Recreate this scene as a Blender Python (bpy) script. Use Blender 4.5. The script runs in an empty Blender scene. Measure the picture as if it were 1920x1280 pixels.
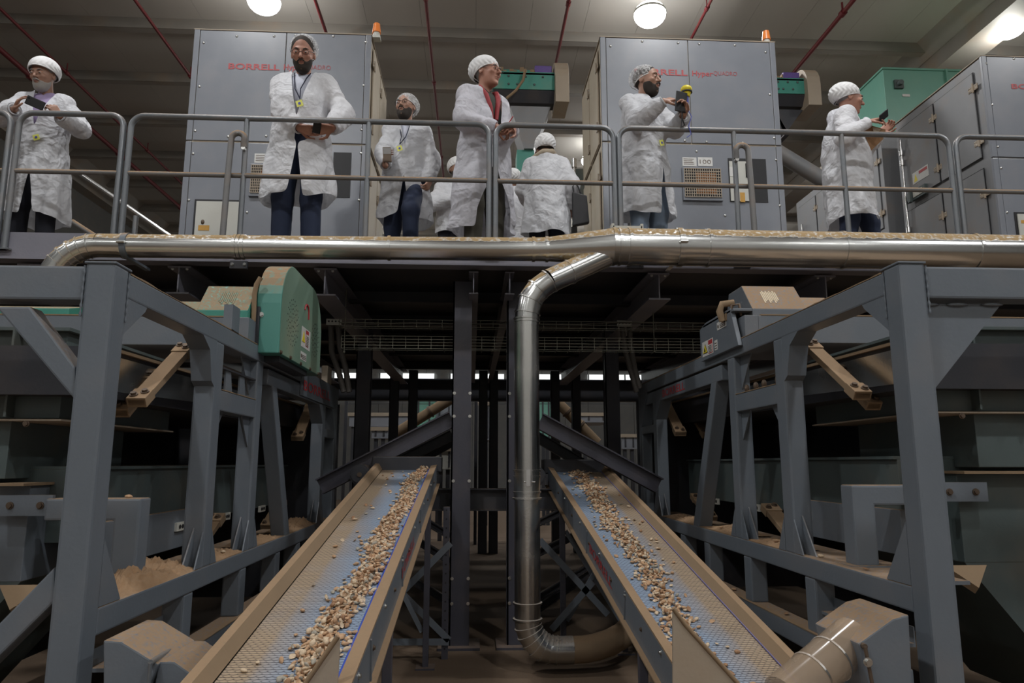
import bpy, bmesh, math, random
import numpy as np
from mathutils import Vector, Matrix, noise as mnoise
random.seed(7); np.random.seed(7)
sc = bpy.context.scene
# ------------------------------------------------------------ camera
FPX = 1350.0; CZ = 1.5
TH = math.atan(228/FPX); PS = math.atan(75/FPX*math.cos(TH))
cf = Vector((math.sin(PS)*math.cos(TH), math.cos(PS)*math.cos(TH), math.sin(TH)))
cr = Vector((math.cos(PS), -math.sin(PS), 0)); cu = cr.cross(cf)
cd = bpy.data.cameras.new('camera'); cam = bpy.data.objects.new('camera', cd); sc.collection.objects.link(cam)
cd.sensor_width = 36; cd.lens = FPX/1920*36; cd.clip_start = .05; cd.clip_end = 200
m = Matrix((cr, cu, -cf)).transposed().to_4x4(); m.translation = (0, 0, CZ); cam.matrix_world = m
sc.camera = cam
# ------------------------------------------------------------ view, world, lights
sc.view_settings.view_transform = 'Standard'; sc.view_settings.look = 'None'
sc.view_settings.exposure = 0.0; sc.view_settings.gamma = 1; sc.view_settings.use_curve_mapping = False
w = bpy.data.worlds.new('hall_air'); sc.world = w; w.use_nodes = True
w.node_tree.nodes['Background'].inputs[0].default_value = (.5, .55, .6, 1)
w.node_tree.nodes['Background'].inputs[1].default_value = .02
LAMPS = [(x, y) for y in (-6.5, -.5, 5.2, 11.0, 17, 23) for x in (-9.4, -3.50, 2.95, 9.3) if not (x < -9 and y > 8)]
LAMP_W = {-6.5: 90, -.5: 165, 5.2: 120, 11.0: 130, 17: 80, 23: 80}
for lx, ly in LAMPS:
    ld = bpy.data.lights.new('high_bay_light', 'AREA'); ld.shape = 'DISK'; ld.size = .42
    ld.energy = LAMP_W[ly]*(.45 if lx < -6 else 1.0)*.8; ld.color = (.97, .98, 1.0); ld.spread = math.radians(160)
    lo = bpy.data.objects.new('high_bay_light', ld); sc.collection.objects.link(lo); lo.location = (lx, ly, 8.80)
    pd = bpy.data.lights.new('lamp_glow', 'POINT'); pd.energy = ld.energy*.55; pd.color = (1, .97, .92); pd.shadow_soft_size = .15
    po = bpy.data.objects.new('lamp_glow', pd); sc.collection.objects.link(po); po.location = (lx, ly, 8.72)

# ------------------------------------------------------------ helpers
def ray(px, py):
    return cf + cr*((px-960)/FPX) - cu*((py-640)/FPX)
def P(px, py, X=None, Y=None, Z=None):
    d = ray(px, py)
    t = X/d.x if X is not None else Y/d.y if Y is not None else (Z-CZ)/d.z
    return Vector((d.x*t, d.y*t, CZ+d.z*t))
V = Vector
ORG = {}
def tag(o, label=None, cat=None, group=None, kind=None):
    if label: o['label'] = label
    if cat: o['category'] = cat
    if group: o['group'] = group
    if kind: o['kind'] = kind
    return o
def thing(name, label, cat, loc=(0, 0, 0), group=None):
    o = bpy.data.objects.new(name, None); sc.collection.objects.link(o)
    o.location = loc; o.empty_display_size = .1; ORG[o] = V(loc)
    return tag(o, label, cat, group)
def structure(name, loc=(0, 0, 0)):
    o = bpy.data.objects.new(name, None); sc.collection.objects.link(o); o.location = loc; ORG[o] = V(loc)
    o['kind'] = 'structure'; return o
class G:
    """geometry collector"""
    def __init__(s): s.v = []; s.f = []; s.sm = []; s.marks = []; s.lock = False
    def add(s, vs, fs, smooth=False):
        n = len(s.v); s.v += [tuple(v) for v in vs]; s.f += [tuple(i+n for i in f) for f in fs]; s.sm += [smooth]*len(fs); return s
    def box(s, x0, x1, y0, y1, z0, z1):
        if x0 > x1: x0, x1 = x1, x0
        if y0 > y1: y0, y1 = y1, y0
        if z0 > z1: z0, z1 = z1, z0
        return s.add([(x0,y0,z0),(x1,y0,z0),(x1,y1,z0),(x0,y1,z0),(x0,y0,z1),(x1,y0,z1),(x1,y1,z1),(x0,y1,z1)],
                     [(3,2,1,0),(4,5,6,7),(0,1,5,4),(1,2,6,5),(2,3,7,6),(3,0,4,7)])
    def prism(s, pts, vec):
        pts = [V(p) for p in pts]; vec = V(vec); n = len(pts)
        nor = V((0,0,0))
        for i in range(n): nor += pts[i].cross(pts[(i+1) % n])
        if nor.dot(vec) > 0: pts.reverse()
        vs = pts + [p+vec for p in pts]
        return s.add(vs, [tuple(range(n)), tuple(range(2*n-1, n-1, -1))] + [(i, i+n, (i+1) % n+n, (i+1) % n) for i in range(n)])
    def yz(s, x0, x1, pts):
        return s.prism([(x0, y, z) for y, z in pts], (x1-x0, 0, 0))
    def xz(s, y0, y1, pts):
        return s.prism([(x, y0, z) for x, z in pts], (0, y1-y0, 0))
    def cyl(s, a, b, r, seg=12, r2=None, cap=True):
        if not s.lock: s.marks.append((len(s.v), len(s.f)))
        a = V(a); b = V(b); d = (b-a).normalized(); r2 = r if r2 is None else r2
        u = d.orthogonal().normalized(); w_ = d.cross(u); vs = []
        for c, rr in ((a, r), (b, r2)):
            vs += [c+(u*math.cos(t)+w_*math.sin(t))*rr for t in [2*math.pi*i/seg for i in range(seg)]]
        s.add(vs, [(i, (i+1) % seg, (i+1) % seg+seg, i+seg) for i in range(seg)], True)
        if cap: s.add(vs[:seg], [tuple(range(seg-1, -1, -1))]); s.add(vs[seg:], [tuple(range(seg))])
        return s
    def tube(s, path, r, seg=12, cap=True):
        path = [V(p) for p in path]; n = len(path); rs = r if isinstance(r, (list, tuple)) else [r]*n
        vs = []; u = None
        for i, p in enumerate(path):
            d = (path[min(i+1, n-1)]-path[max(i-1, 0)]).normalized()
            if u is None: u = d.orthogonal().normalized()
            u = (u-d*u.dot(d)).normalized(); w_ = d.cross(u)
            vs += [p+(u*math.cos(2*math.pi*k/seg)+w_*math.sin(2*math.pi*k/seg))*rs[i] for k in range(seg)]
        s.add(vs, [(i*seg+k, i*seg+(k+1) % seg, (i+1)*seg+(k+1) % seg, (i+1)*seg+k) for i in range(n-1) for k in range(seg)], True)
        if cap: s.add(vs[:seg], [tuple(range(seg-1, -1, -1))]); s.add(vs[-seg:], [tuple(range(seg))])
        return s
    def bar(s, a, b, w_, h, up=(0, 0, 1)):
        a = V(a); b = V(b); d = (b-a).normalized(); sx = d.cross(V(up)).normalized(); sz = sx.cross(d)
        q = [sx*w_/2+sz*h/2, -sx*w_/2+sz*h/2, -sx*w_/2-sz*h/2, sx*w_/2-sz*h/2]
        vs = [a+k for k in q]+[b+k for k in q]
        return s.add(vs, [(3,2,1,0),(4,5,6,7),(0,1,5,4),(1,2,6,5),(2,3,7,6),(3,0,4,7)])
    def ibar(s, a, b, w_, h, t=.01, up=(0, 0, 1)):
        a = V(a); b = V(b); d = (b-a).normalized(); sx = d.cross(V(up)).normalized(); sz = sx.cross(d)
        s.bar(a+sz*(h/2-t/2), b+sz*(h/2-t/2), w_, t, up); s.bar(a-sz*(h/2-t/2), b-sz*(h/2-t/2), w_, t, up)
        return s.bar(a, b, t*.8, h-2*t, up)
    def ell(s, c, r, seg=12, rings=8):
        if not s.lock: s.marks.append((len(s.v), len(s.f)))
        c = V(c); vs = [c+V((0, 0, -r[2]))]
        for j in range(1, rings):
            t = math.pi*j/rings
            vs += [c+V((r[0]*math.sin(t)*math.cos(2*math.pi*i/seg), r[1]*math.sin(t)*math.sin(2*math.pi*i/seg), -r[2]*math.cos(t))) for i in range(seg)]
        vs.append(c+V((0, 0, r[2]))); f = [(0, 1+(i+1) % seg, 1+i) for i in range(seg)]
        for j in range(rings-2):
            f += [(1+j*seg+i, 1+j*seg+(i+1) % seg, 1+(j+1)*seg+(i+1) % seg, 1+(j+1)*seg+i) for i in range(seg)]
        k = 1+(rings-2)*seg; f += [(k+i, k+(i+1) % seg, len(vs)-1) for i in range(seg)]
        return s.add(vs, f, True)
    def bolt(s, c, n, r=.012):
        n = V(n).normalized(); c = V(c); s.marks.append((len(s.v), len(s.f))); s.lock = True; s.cyl(c, c+n*r*.35, r*1.4, 10); s.cyl(c+n*r*.3, c+n*r*1.1, r, 6); s.lock = False; return s
def part(name, g, mat, parent=None, bevel=0, world=True, smooth=None):
    if name in ('bolt', 'screw', 'hole') and len(g.marks) > 1:
        for i, (a, b) in enumerate(g.marks):
            e, f = g.marks[i+1] if i+1 < len(g.marks) else (len(g.v), len(g.f))
            h = G(); h.v = g.v[a:e]; h.f = [tuple(k-a for k in q) for q in g.f[b:f]]; h.sm = g.sm[b:f]; o = part(name, h, mat, parent, bevel, world)
        return o
    o_ = V((0, 0, 0))
    if parent is not None and world:
        r = parent
        while r.parent: r = r.parent
        o_ = ORG.get(r, V((0, 0, 0)))
    me = bpy.data.meshes.new(name)
    me.from_pydata([(x-o_.x, y-o_.y, z-o_.z) for x, y, z in g.v], [], g.f)
    me.polygons.foreach_set('use_smooth', g.sm)
    me.materials.append(mat); me.update()
    if bevel:
        bm = bmesh.new(); bm.from_mesh(me); bmesh.ops.remove_doubles(bm, verts=bm.verts, dist=1e-5)
        es = [e for e in bm.edges if len(e.link_faces) == 2 and e.calc_face_angle(0) > .5]
        bmesh.ops.bevel(bm, geom=es, offset=bevel, segments=2, affect='EDGES', profile=.6, clamp_overlap=True)
        bm.to_mesh(me); bm.free()
    o = bpy.data.objects.new(name, me); sc.collection.objects.link(o)
    if parent is not None: o.parent = parent
    return o
def single(name, g, mat, label, cat, group=None, kind=None, bevel=0):
    return tag(part(name, g, mat, None, bevel), label, cat, group, kind)

# ------------------------------------------------------------ materials
def nt(name):
    m = bpy.data.materials.new(name); m.use_nodes = True; t = m.node_tree
    return m, t, t.nodes['Principled BSDF'], t.nodes.new, t.links.new
def rgb(c): return (*c, 1)
DUST = (.29, .19, .11)
def paint(name, col, rough=.55, metal=0.0, dust=.8, mottled=.12, lo=.5, wid=.3, crust=0, grime=.25, bump=.15, dustcol=DUST, spec=.5, hscale=1.0):
    m, t, b, N, L = nt(name)
    tc = N('ShaderNodeNewGeometry'); 
    no = N('ShaderNodeTexNoise'); no.inputs['Scale'].default_value = 3.5*hscale; no.inputs['Detail'].default_value = 6; L(tc.outputs['Position'], no.inputs['Vector'])
    nf = N('ShaderNodeTexNoise'); nf.inputs['Scale'].default_value = 60*hscale; nf.inputs['Detail'].default_value = 4; L(tc.outputs['Position'], nf.inputs['Vector'])
    hsv = N('ShaderNodeMix'); hsv.data_type = 'RGBA'
    hsv.inputs['A'].default_value = rgb([c*(1-mottled) for c in col]); hsv.inputs['B'].default_value = rgb([min(1, c*(1+mottled)) for c in col])
    L(no.outputs['Fac'], hsv.inputs['Factor'])
    # grime: thin patches of dust on any face
    g1 = N('ShaderNodeMapRange'); g1.inputs['From Min'].default_value = .5; g1.inputs['From Max'].default_value = .8; g1.inputs['To Max'].default_value = grime
    L(no.outputs['Fac'], g1.inputs['Value'])
    sx = N('ShaderNodeSeparateXYZ'); L(tc.outputs['Normal'], sx.inputs[0])
    up = N('ShaderNodeMapRange'); up.inputs['From Min'].default_value = lo; up.inputs['From Max'].default_value = lo+wid; up.inputs['To Max'].default_value = dust
    if crust:   # ragged edge of the dust lying on a round duct
        ne = N('ShaderNodeTexNoise'); ne.inputs['Scale'].default_value = 14; ne.inputs['Detail'].default_value = 8; ne.inputs['Roughness'].default_value = .7; L(tc.outputs['Position'], ne.inputs['Vector'])
        ma = N('ShaderNodeMath'); ma.operation = 'MULTIPLY_ADD'; ma.inputs[1].default_value = crust; L(ne.outputs['Fac'], ma.inputs[0]); L(sx.outputs['Z'], ma.inputs[2]); L(ma.outputs[0], up.inputs['Value'])
    else: L(sx.outputs['Z'], up.inputs['Value'])
    nm = N('ShaderNodeMapRange'); nm.inputs['From Min'].default_value = .25; nm.inputs['From Max'].default_value = .5; L(nf.outputs['Fac'], nm.inputs['Value'])
    mu = N('ShaderNodeMath'); mu.operation = 'MULTIPLY'; L(up.outputs[0], mu.inputs[0]); L(nm.outputs[0], mu.inputs[1])
    mx = N('ShaderNodeMath'); mx.operation = 'MAXIMUM'; L(mu.outputs[0], mx.inputs[0]); L(g1.outputs[0], mx.inputs[1])
    dm = N('ShaderNodeMix'); dm.data_type = 'RGBA'; dm.inputs['B'].default_value = rgb(dustcol)
    L(hsv.outputs['Result'], dm.inputs['A']); L(mx.outputs[0], dm.inputs['Factor']); L(dm.outputs['Result'], b.inputs['Base Color'])
    rr = N('ShaderNodeMapRange'); rr.inputs['To Min'].default_value = rough; rr.inputs['To Max'].default_value = .95; L(mx.outputs[0], rr.inputs['Value']); L(rr.outputs[0], b.inputs['Roughness'])
    if metal:
        mm = N('ShaderNodeMapRange'); mm.inputs['To Min'].default_value = metal; mm.inputs['To Max'].default_value = 0; L(mx.outputs[0], mm.inputs['Value']); L(mm.outputs[0], b.inputs['Metallic'])
    b.inputs['Specular IOR Level'].default_value = spec
    if bump:
        bu = N('ShaderNodeBump'); bu.inputs['Strength'].default_value = bump; bu.inputs['Distance'].default_value = .004; L(nf.outputs['Fac'], bu.inputs['Height']); L(bu.outputs[0], b.inputs['Normal'])
    return m
def plain(name, col, rough=.6, metal=0.0, emit=0, alpha=1, spec=.5):
    m, t, b, N, L = nt(name)
    no = N('ShaderNodeTexNoise'); no.inputs['Scale'].default_value = 25; no.inputs['Detail'].default_value = 4
    tc = N('ShaderNodeNewGeometry'); L(tc.outputs['Position'], no.inputs['Vector'])
    mi = N('ShaderNodeMix'); mi.data_type = 'RGBA'; mi.inputs['A'].default_value = rgb([c*.88 for c in col]); mi.inputs['B'].default_value = rgb([min(1, c*1.12) for c in col])
    L(no.outputs['Fac'], mi.inputs['Factor']); L(mi.outputs['Result'], b.inputs['Base Color'])
    b.inputs['Roughness'].default_value = rough; b.inputs['Metallic'].default_value = metal; b.inputs['Specular IOR Level'].default_value = spec
    if emit: b.inputs['Emission Color'].default_value = rgb(col); b.inputs['Emission Strength'].default_value = emit
    if alpha < 1: b.inputs['Alpha'].default_value = alpha
    return m
M = {}
M['frame'] = paint('grey_frame_paint', (.142, .165, .192), .42, dust=.95, grime=.12)
M['frame_top'] = paint('grey_housing_paint', (.142, .165, .192), .42, dust=.95, grime=.12, lo=.2)
M['teal_top'] = paint('teal_housing_paint', (.055, .27, .215), .4, dust=.9, grime=.35, lo=.2)
M['frame_plain'] = paint('grey_frame_paint_clean', (.142, .165, .192), .42, dust=.3, grime=.08)
M['cab'] = paint('cabinet_grey_paint', (.215, .23, .26), .3, dust=.5, grime=.1, bump=.03)
M['cab_cream'] = paint('cabinet_side_cream', (.50, .43, .33), .5, dust=.4, grime=.25, bump=.03)
M['cab_side'] = paint('cabinet_side_grey', (.20, .205, .215), .45, dust=.6, grime=.3, bump=.03)
M['cab_edge'] = paint('cabinet_edge_dusty', (.36, .30, .23), .6, dust=.7, grime=.4)
M['teal'] = paint('teal_machine_paint', (.055, .27, .215), .4, dust=.85, grime=.35, lo=.35)
M['teal_dusty'] = paint('teal_guard_dusty', (.085, .28, .235), .5, dust=1, grime=.85, lo=.2, hscale=.35)
M['green'] = paint('green_hopper_paint', (.15, .37, .29), .4, dust=.5, grime=.12)
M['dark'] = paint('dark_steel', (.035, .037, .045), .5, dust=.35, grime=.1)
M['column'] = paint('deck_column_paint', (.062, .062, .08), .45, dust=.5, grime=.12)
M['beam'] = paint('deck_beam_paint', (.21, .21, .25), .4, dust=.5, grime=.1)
M['tan'] = paint('dust_covered_steel', (.25, .175, .105), .9, dust=.9, grime=.5)
M['dust'] = paint('sawdust_heap', (.30, .18, .095), .98, dust=.6, grime=.5, bump=1.0)
M['hop'] = paint('hopper_dull_green', (.075, .10, .10), .5, dust=.7, grime=.2)
M['rail'] = paint('guardrail_grey', (.17, .185, .20), .28, metal=.3, dust=.35, grime=.3, lo=.2)
M['raildust'] = paint('guardrail_mid_dusty', (.18, .18, .18), .4, metal=.2, dust=1.0, grime=.4, lo=.05)
M['duct'] = paint('galvanised_duct', (.66, .67, .66), .22, metal=1.0, dust=1.0, grime=.06, lo=.60, wid=.06, crust=.42, bump=.06, dustcol=(.34, .235, .115), mottled=.2, hscale=.5)
M['ductv'] = paint('galvanised_duct_drop', (.60, .60, .58), .24, metal=1.0, dust=.6, grime=.10, lo=.4, bump=.12, mottled=.25)
M['chrome'] = plain('bright_steel', (.7, .7, .7), .22, 1)
M['bolt'] = plain('zinc_bolt', (.62, .62, .6), .3, 1)
M['boltdark'] = plain('dusty_bolt', (.12, .085, .06), .6, .4)
M['black'] = plain('matt_black', (.012, .012, .014), .55)
M['blackgloss'] = plain('black_glass', (.01, .01, .012), .12)
M['red'] = plain('letter_red', (.42, .045, .05), .5)
M['redpipe'] = paint('sprinkler_red', (.13, .014, .018), .5, dust=.3, grime=.1)
M['orange'] = plain('beacon_orange', (.75, .22, .05), .3, emit=.12)
M['white'] = plain('label_white', (.62, .62, .60), .5)
M['yellow'] = plain('warning_yellow', (.75, .62, .03), .45)
M['yellowpaper'] = plain('badge_yellow', (.78, .78, .16), .6)
M['pale'] = paint('pale_cabinet_door', (.55, .55, .5), .5, dust=.2, grime=.1)
M['amber'] = plain('amber_panel', (.55, .3, .06), .6)
M['filterbrown'] = plain('dusty_filter', (.30, .13, .05), .9)  # matt brown for the patch on the vent filter
M['hose'] = plain('corrugated_hose', (.10, .09, .08), .6)
M['wire'] = plain('zinc_wire', (.17, .165, .13), .45, .6)
M['ceil'] = paint('ceiling_panel', (.42, .40, .37), .75, dust=0, grime=.12, bump=.02, hscale=.15)
M['purlin'] = paint('roof_purlin', (.20, .185, .165), .6, dust=.2, grime=.4, bump=0, hscale=.5)
M['purlinl'] = paint('roof_purlin_flange', (.28, .26, .235), .6, dust=.2, grime=.5, bump=0, hscale=.5)
M['skirt_dusty'] = plain('wiped_patch', (.60, .50, .36), .8)
M['guardside'] = paint('guard_side_dusty', (.17, .27, .20), .6, dust=.6, grime=.95, hscale=.5, dustcol=(.27, .25, .16), mottled=.25)
M['wall'] = paint('wall_panel', (.13, .13, .125), .7, dust=0, grime=.15, bump=.02)
M['wall_light'] = paint('pale_wall_panel', (.62, .62, .60), .7, dust=0, grime=.1, bump=.02)
M['floor'] = paint('dusty_concrete', (.12, .09, .062), .85, dust=.7, grime=.6, dustcol=(.135, .085, .05), bump=.5)
M['cardboard'] = plain('cardboard', (.33, .19, .10), .9)
M['purple'] = plain('purple_sensor', (.13, .08, .30), .4)
M['bluetab'] = plain('blue_cuff', (.08, .10, .45), .6)
M['clear'] = None
m, t, b, N, L = nt('clear_plastic'); b.inputs['Base Color'].default_value = (.36, .27, .19, 1); b.inputs['Roughness'].default_value = .15; b.inputs['Alpha'].default_value = .6; M['clear'] = m
m, t, b, N, L = nt('lamp_glow'); b.inputs['Emission Color'].default_value = (1, 1, .98, 1); b.inputs['Emission Strength'].default_value = 14; M['lamp'] = m
m, t, b, N, L = nt('daylight_panel'); b.inputs['Emission Color'].default_value = (.95, 1, .98, 1); b.inputs['Emission Strength'].default_value = 1.3; M['daylight'] = m
# blue belt with a fish-scale relief
def belt_mat():
    m, t, b, N, L = nt('blue_scale_belt')
    uv = N('ShaderNodeUVMap'); sp = N('ShaderNodeSeparateXYZ'); L(uv.outputs[0], sp.inputs[0])
    def mth(op, a, b_=None):
        n = N('ShaderNodeMath'); n.operation = op
        for i, v in enumerate((a, b_)):
            if v is None: continue
            if isinstance(v, (int, float)): n.inputs[i].default_value = v
            else: L(v, n.inputs[i])
        return n.outputs[0]
    u = mth('MULTIPLY', sp.outputs[0], 1/.027); v = mth('MULTIPLY', sp.outputs[1], 1/.018)
    # scallops: two staggered rows, each a disc edge
    def scal(off):
        vv = mth('ADD', v, off); row = mth('FLOOR', vv); fr = mth('FRACT', vv)
        sh = mth('MULTIPLY', mth('MODULO', mth('ABSOLUTE', row), 2), .5)
        fu = mth('SUBTRACT', mth('FRACT', mth('ADD', u, sh)), .5)
        r = mth('SQRT', mth('ADD', mth('MULTIPLY', fu, fu), mth('MULTIPLY', mth('SUBTRACT', 1.0, fr), mth('SUBTRACT', 1.0, fr))))
        return r
    r = scal(0)
    ring = mth('ABSOLUTE', mth('SUBTRACT', r, .62)); 
    rg = N('ShaderNodeMapRange'); rg.inputs['From Min'].default_value = .04; rg.inputs['From Max'].default_value = .2; L(ring, rg.inputs['Value'])
    geo = N('ShaderNodeNewGeometry')
    no = N('ShaderNodeTexNoise'); no.inputs['Scale'].default_value = 5; no.inputs['Detail'].default_value = 5; L(geo.outputs['Position'], no.inputs['Vector'])
    # dust fades in away from the almond strip: uv.z holds nothing, use uv.x against the strip centre
    at = N('ShaderNodeAttribute'); at.attribute_name = 'dusty'
    dd = mth('ADD', at.outputs['Fac'], mth('MULTIPLY', mth('SUBTRACT', no.outputs['Fac'], .5), .7))
    cl = N('ShaderNodeClamp'); L(dd, cl.inputs[0])
    mi = N('ShaderNodeMix'); mi.data_type = 'RGBA'; mi.inputs['A'].default_value = (.25, .32, .42, 1); mi.inputs['B'].default_value = (.36, .27, .18, 1); L(cl.outputs[0], mi.inputs['Factor'])
    li = N('ShaderNodeMix'); li.data_type = 'RGBA'; li.blend_type = 'MULTIPLY'; li.inputs['Factor'].default_value = 1; L(mi.outputs['Result'], li.inputs['A'])
    cr_ = N('ShaderNodeMix'); cr_.data_type = 'RGBA'; cr_.inputs['A'].default_value = (.22, .22, .25, 1); cr_.inputs['B'].default_value = (1, 1, 1, 1); L(rg.outputs[0], cr_.inputs['Factor'])
    L(cr_.outputs['Result'], li.inputs['B']); L(li.outputs['Result'], b.inputs['Base Color']); b.inputs['Roughness'].default_value = .55
    bu = N('ShaderNodeBump'); bu.inputs['Strength'].default_value = .6; bu.inputs['Distance'].default_value = .003; L(rg.outputs[0], bu.inputs['Height']); L(bu.outputs[0], b.inputs['Normal'])
    return m
M['belt'] = belt_mat()
M['skirtmauve'] = plain('skirt_mauve', (.16, .15, .33), .5)
M['bluebelt'] = plain('belt_edge_blue', (.03, .09, .55), .45)

def text(s, size, loc, xaxis, yaxis, mat, parent, width=None, bold=.012, height=None, name='lettering', ext=.0015):
    """flat lettering; loc = lower left corner, xaxis and yaxis unit vectors of the face it is printed on"""
    cu_ = bpy.data.curves.new('t', 'FONT'); cu_.body = s; cu_.size = 1; cu_.extrude = .0; cu_.offset = bold; cu_.resolution_u = 3
    to = bpy.data.objects.new('t', cu_); sc.collection.objects.link(to)
    me = bpy.data.meshes.new_from_object(to); bpy.data.objects.remove(to); bpy.data.curves.remove(cu_)
    co = np.array([v.co[:] for v in me.vertices]); x0, x1 = co[:, 0].min(), co[:, 0].max(); y0 = min(0, co[:, 1].min()) if height is None else 0
    cap = .73
    sx = (width/(x1-x0)) if width else size; sy = (height/cap) if height else size
    X, Y_ = V(xaxis).normalized(), V(yaxis).normalized(); Nn = X.cross(Y_); o_ = V(loc)
    r = parent
    while r is not None and r.parent: r = r.parent
    og = ORG.get(r, V((0, 0, 0)))
    for v in me.vertices:
        v.co = o_ + X*((v.co.x-x0)*sx) + Y_*(v.co.y*sy) + Nn*ext - og
    me.materials.clear(); me.materials.append(mat)
    o = bpy.data.objects.new(name, me); sc.collection.objects.link(o); o.parent = parent; return o
# ============================================================ SETTING
g = G(); g.box(-16, 16, -8, 32, -.1, 0); tag(part('floor', g, M['floor']), kind='structure')
ceil = structure('ceiling', (0, 0, 9.5))
pm = None
for i in range(30):                     # sandwich panels, joints running away from the camera
    x = -15+i*1.0
    if pm is None:
        g = G(); g.box(.002, .998, -8, 32, 9.5, 9.56); pm = part('panel', g, M['ceil'], ceil, world=True); pm.location.x = x
    else:
        o = pm.copy(); sc.collection.objects.link(o); o.parent = ceil; o.location.x = x
for k, yy in enumerate((-5.2, -1.3, 2.6, 6.5, 8.5, 10.4, 12.3, 14.2, 16.15, 18.1, 20.1, 22.1, 24.1, 26.1, 28.1)):
    g = G(); g.box(-15, 15, yy, yy+.02, 9.3, 9.498)
    o = tag(part('trim_%d' % (k+1), g, M['purlin']), kind='structure')
    g2 = G(); g2.box(-15, 15, yy+.02, yy+.16, 9.3, 9.312)
    part('flange', g2, M['purlinl'], o)
# valley beams along the hall
for k, (xa, xb) in enumerate(((8.75, 9.35), (-11.2, -10.6))):
    g = G(); g.box(xa, xb, -8, 31, 8.9, 9.2); g.xz(-8, 31, [(xa-.02, 9.2), (xb+.02, 9.2), (xb+.25, 9.5), (xa-.25, 9.5)])
    tag(part('trim_%d' % (k+20), g, M['purlinl']), kind='structure')
g = G(); g.box(-11.1, -10.95, -8, 32, 0, 9.5); tag(part('wall_left', g, M['wall']), kind='structure')
g = G(); g.box(15, 15.2, -8, 32, 0, 9.5); tag(part('wall_right', g, M['wall']), kind='structure')
g = G(); g.box(-15, 15, -8.2, -8, 0, 9.5); tag(part('wall_front', g, M['wall_light']), kind='structure')  # unseen wall behind the camera, made pale to give the metal highlights
wb = structure('wall_back', (0, 31, 0)); pm = None
for i in range(30):
    if pm is None:
        g = G(); g.box(.006, .994, 31, 31.15, 0, 9.5); pm = part('panel', g, M['wall'], wb); pm.location.x = -15
    else:
        o = pm.copy(); sc.collection.objects.link(o); o.parent = wb; o.location.x = -15+i
for i in range(7):
    x = -10+i*3
    g = G(); g.box(x, x+2.4, 30.93, 30.98, 4.2, 5.3); o = tag(part('window_%d' % (i+1), g, M['daylight']), kind='structure')
    g = G(); [g.box(x+a, x+a+.05, 30.88, 30.93, 4.2, 5.3) for a in (0, .8, 1.6, 2.35)]; g.box(x, x+2.4, 30.88, 30.93, 4.15, 4.2); part('window_frame', g, M['dark'], o)
# far left side: low inner wall with panels
# ---- sprinkler pipes under the roof
def redpipe(pa, pb, Z, r, label):
    a = P(*pa, Z=Z); b = P(*pb, Z=Z); x = (a.x+b.x)/2
    t_ = thing('sprinkler_pipe', label, 'pipe', (x, 2, Z)); g = G(); g.cyl((x, 1, Z), (x, 30, Z), r, 10); part('pipe_run', g, M['redpipe'], t_)
    for y in (7.1, 10.9, 13.6, 17.2, 21, 25):
        g = G(); g.cyl((x, y, Z-.05), (x, y, Z+.2), r*.45, 6); g.cyl((x, y-.05, Z), (x, y+.05, Z), r*1.5, 10); part('sprinkler_head', g, M['redpipe'], t_)
redpipe((0, 22), (330, 330), 9.1, .028, 'thin red sprinkler pipe passing just above the white cap of the leftmost man')
redpipe((0, 66), (300, 372), 9.0, .05, 'thick red sprinkler main running along the dark left side of the roof')
redpipe((262, 5), (352, 142), 9.1, .028, 'red sprinkler pipe ending behind the top left of the left grey cabinet')
redpipe((590, 0), (612, 60), 9.1, .028, 'short visible red sprinkler pipe above the left grey cabinet')
redpipe((800, 0), (812, 150), 9.1, .028, 'red sprinkler pipe above the gap between the two central cabinets, left of the cloaked man')
redpipe((1065, 0), (1047, 105), 9.1, .028, 'red sprinkler pipe above the green feeder between the two central cabinets')
redpipe((1328, 10), (1298, 70), 9.1, .025, 'thin red sprinkler pipe above the right central cabinet')
redpipe((1594, 5), (1502, 122), 9.1, .04, 'red sprinkler pipe to the right of the orange beacon on the right central cabinet')
# ---- high bay lamps
LAB = {(-3.50, 11.0): 'round white high bay lamp glowing above the left grey cabinet', (2.95, 11.0): 'round white high bay lamp glowing above the right central grey cabinet',
       (9.3, 11.0): 'round white high bay lamp glowing in the top right corner beyond the roof valley beam'}
ROWN = {-6.5: 'far behind the camera', -.5: 'just behind the camera', 5.2: 'above the walkway', 11.0: 'beyond the cabinets', 17: 'over the middle of the hall', 23: 'over the far end of the hall'}
COLN = {-9.4: 'leftmost', -3.50: 'second from the left', 2.95: 'third from the left', 9.3: 'rightmost'}
g = G(); g.cyl((0, 0, 9.06), (0, 0, 9.1), .27, 24); g.cyl((0, 0, 9.1), (0, 0, 9.24), .2, 24, r2=.1); g.cyl((0, 0, 9.24), (0, 0, 9.515), .02, 6)
body = None
for lx, ly in LAMPS:
    lab = LAB.get((lx, ly), '%s round high bay lamp %s' % (COLN[lx], ROWN[ly]))
    t_ = thing('high_bay_lamp', lab, 'lamp', (lx, ly, 9.17), 'high bay lamps under the roof')
    if body is None:
        body = part('lamp_housing', g, M['pale'], t_, world=False); body.location.z = -9.2
        g2 = G(); g2.ell((0, 0, 9.05), (.27, .27, .2), 24, 12); lens = part('lamp_lens', g2, M['lamp'], t_, world=False); lens.location.z = -9.2
    else:
        for q in (body, lens):
            o = q.copy(); sc.collection.objects.link(o); o.parent = t_

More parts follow.
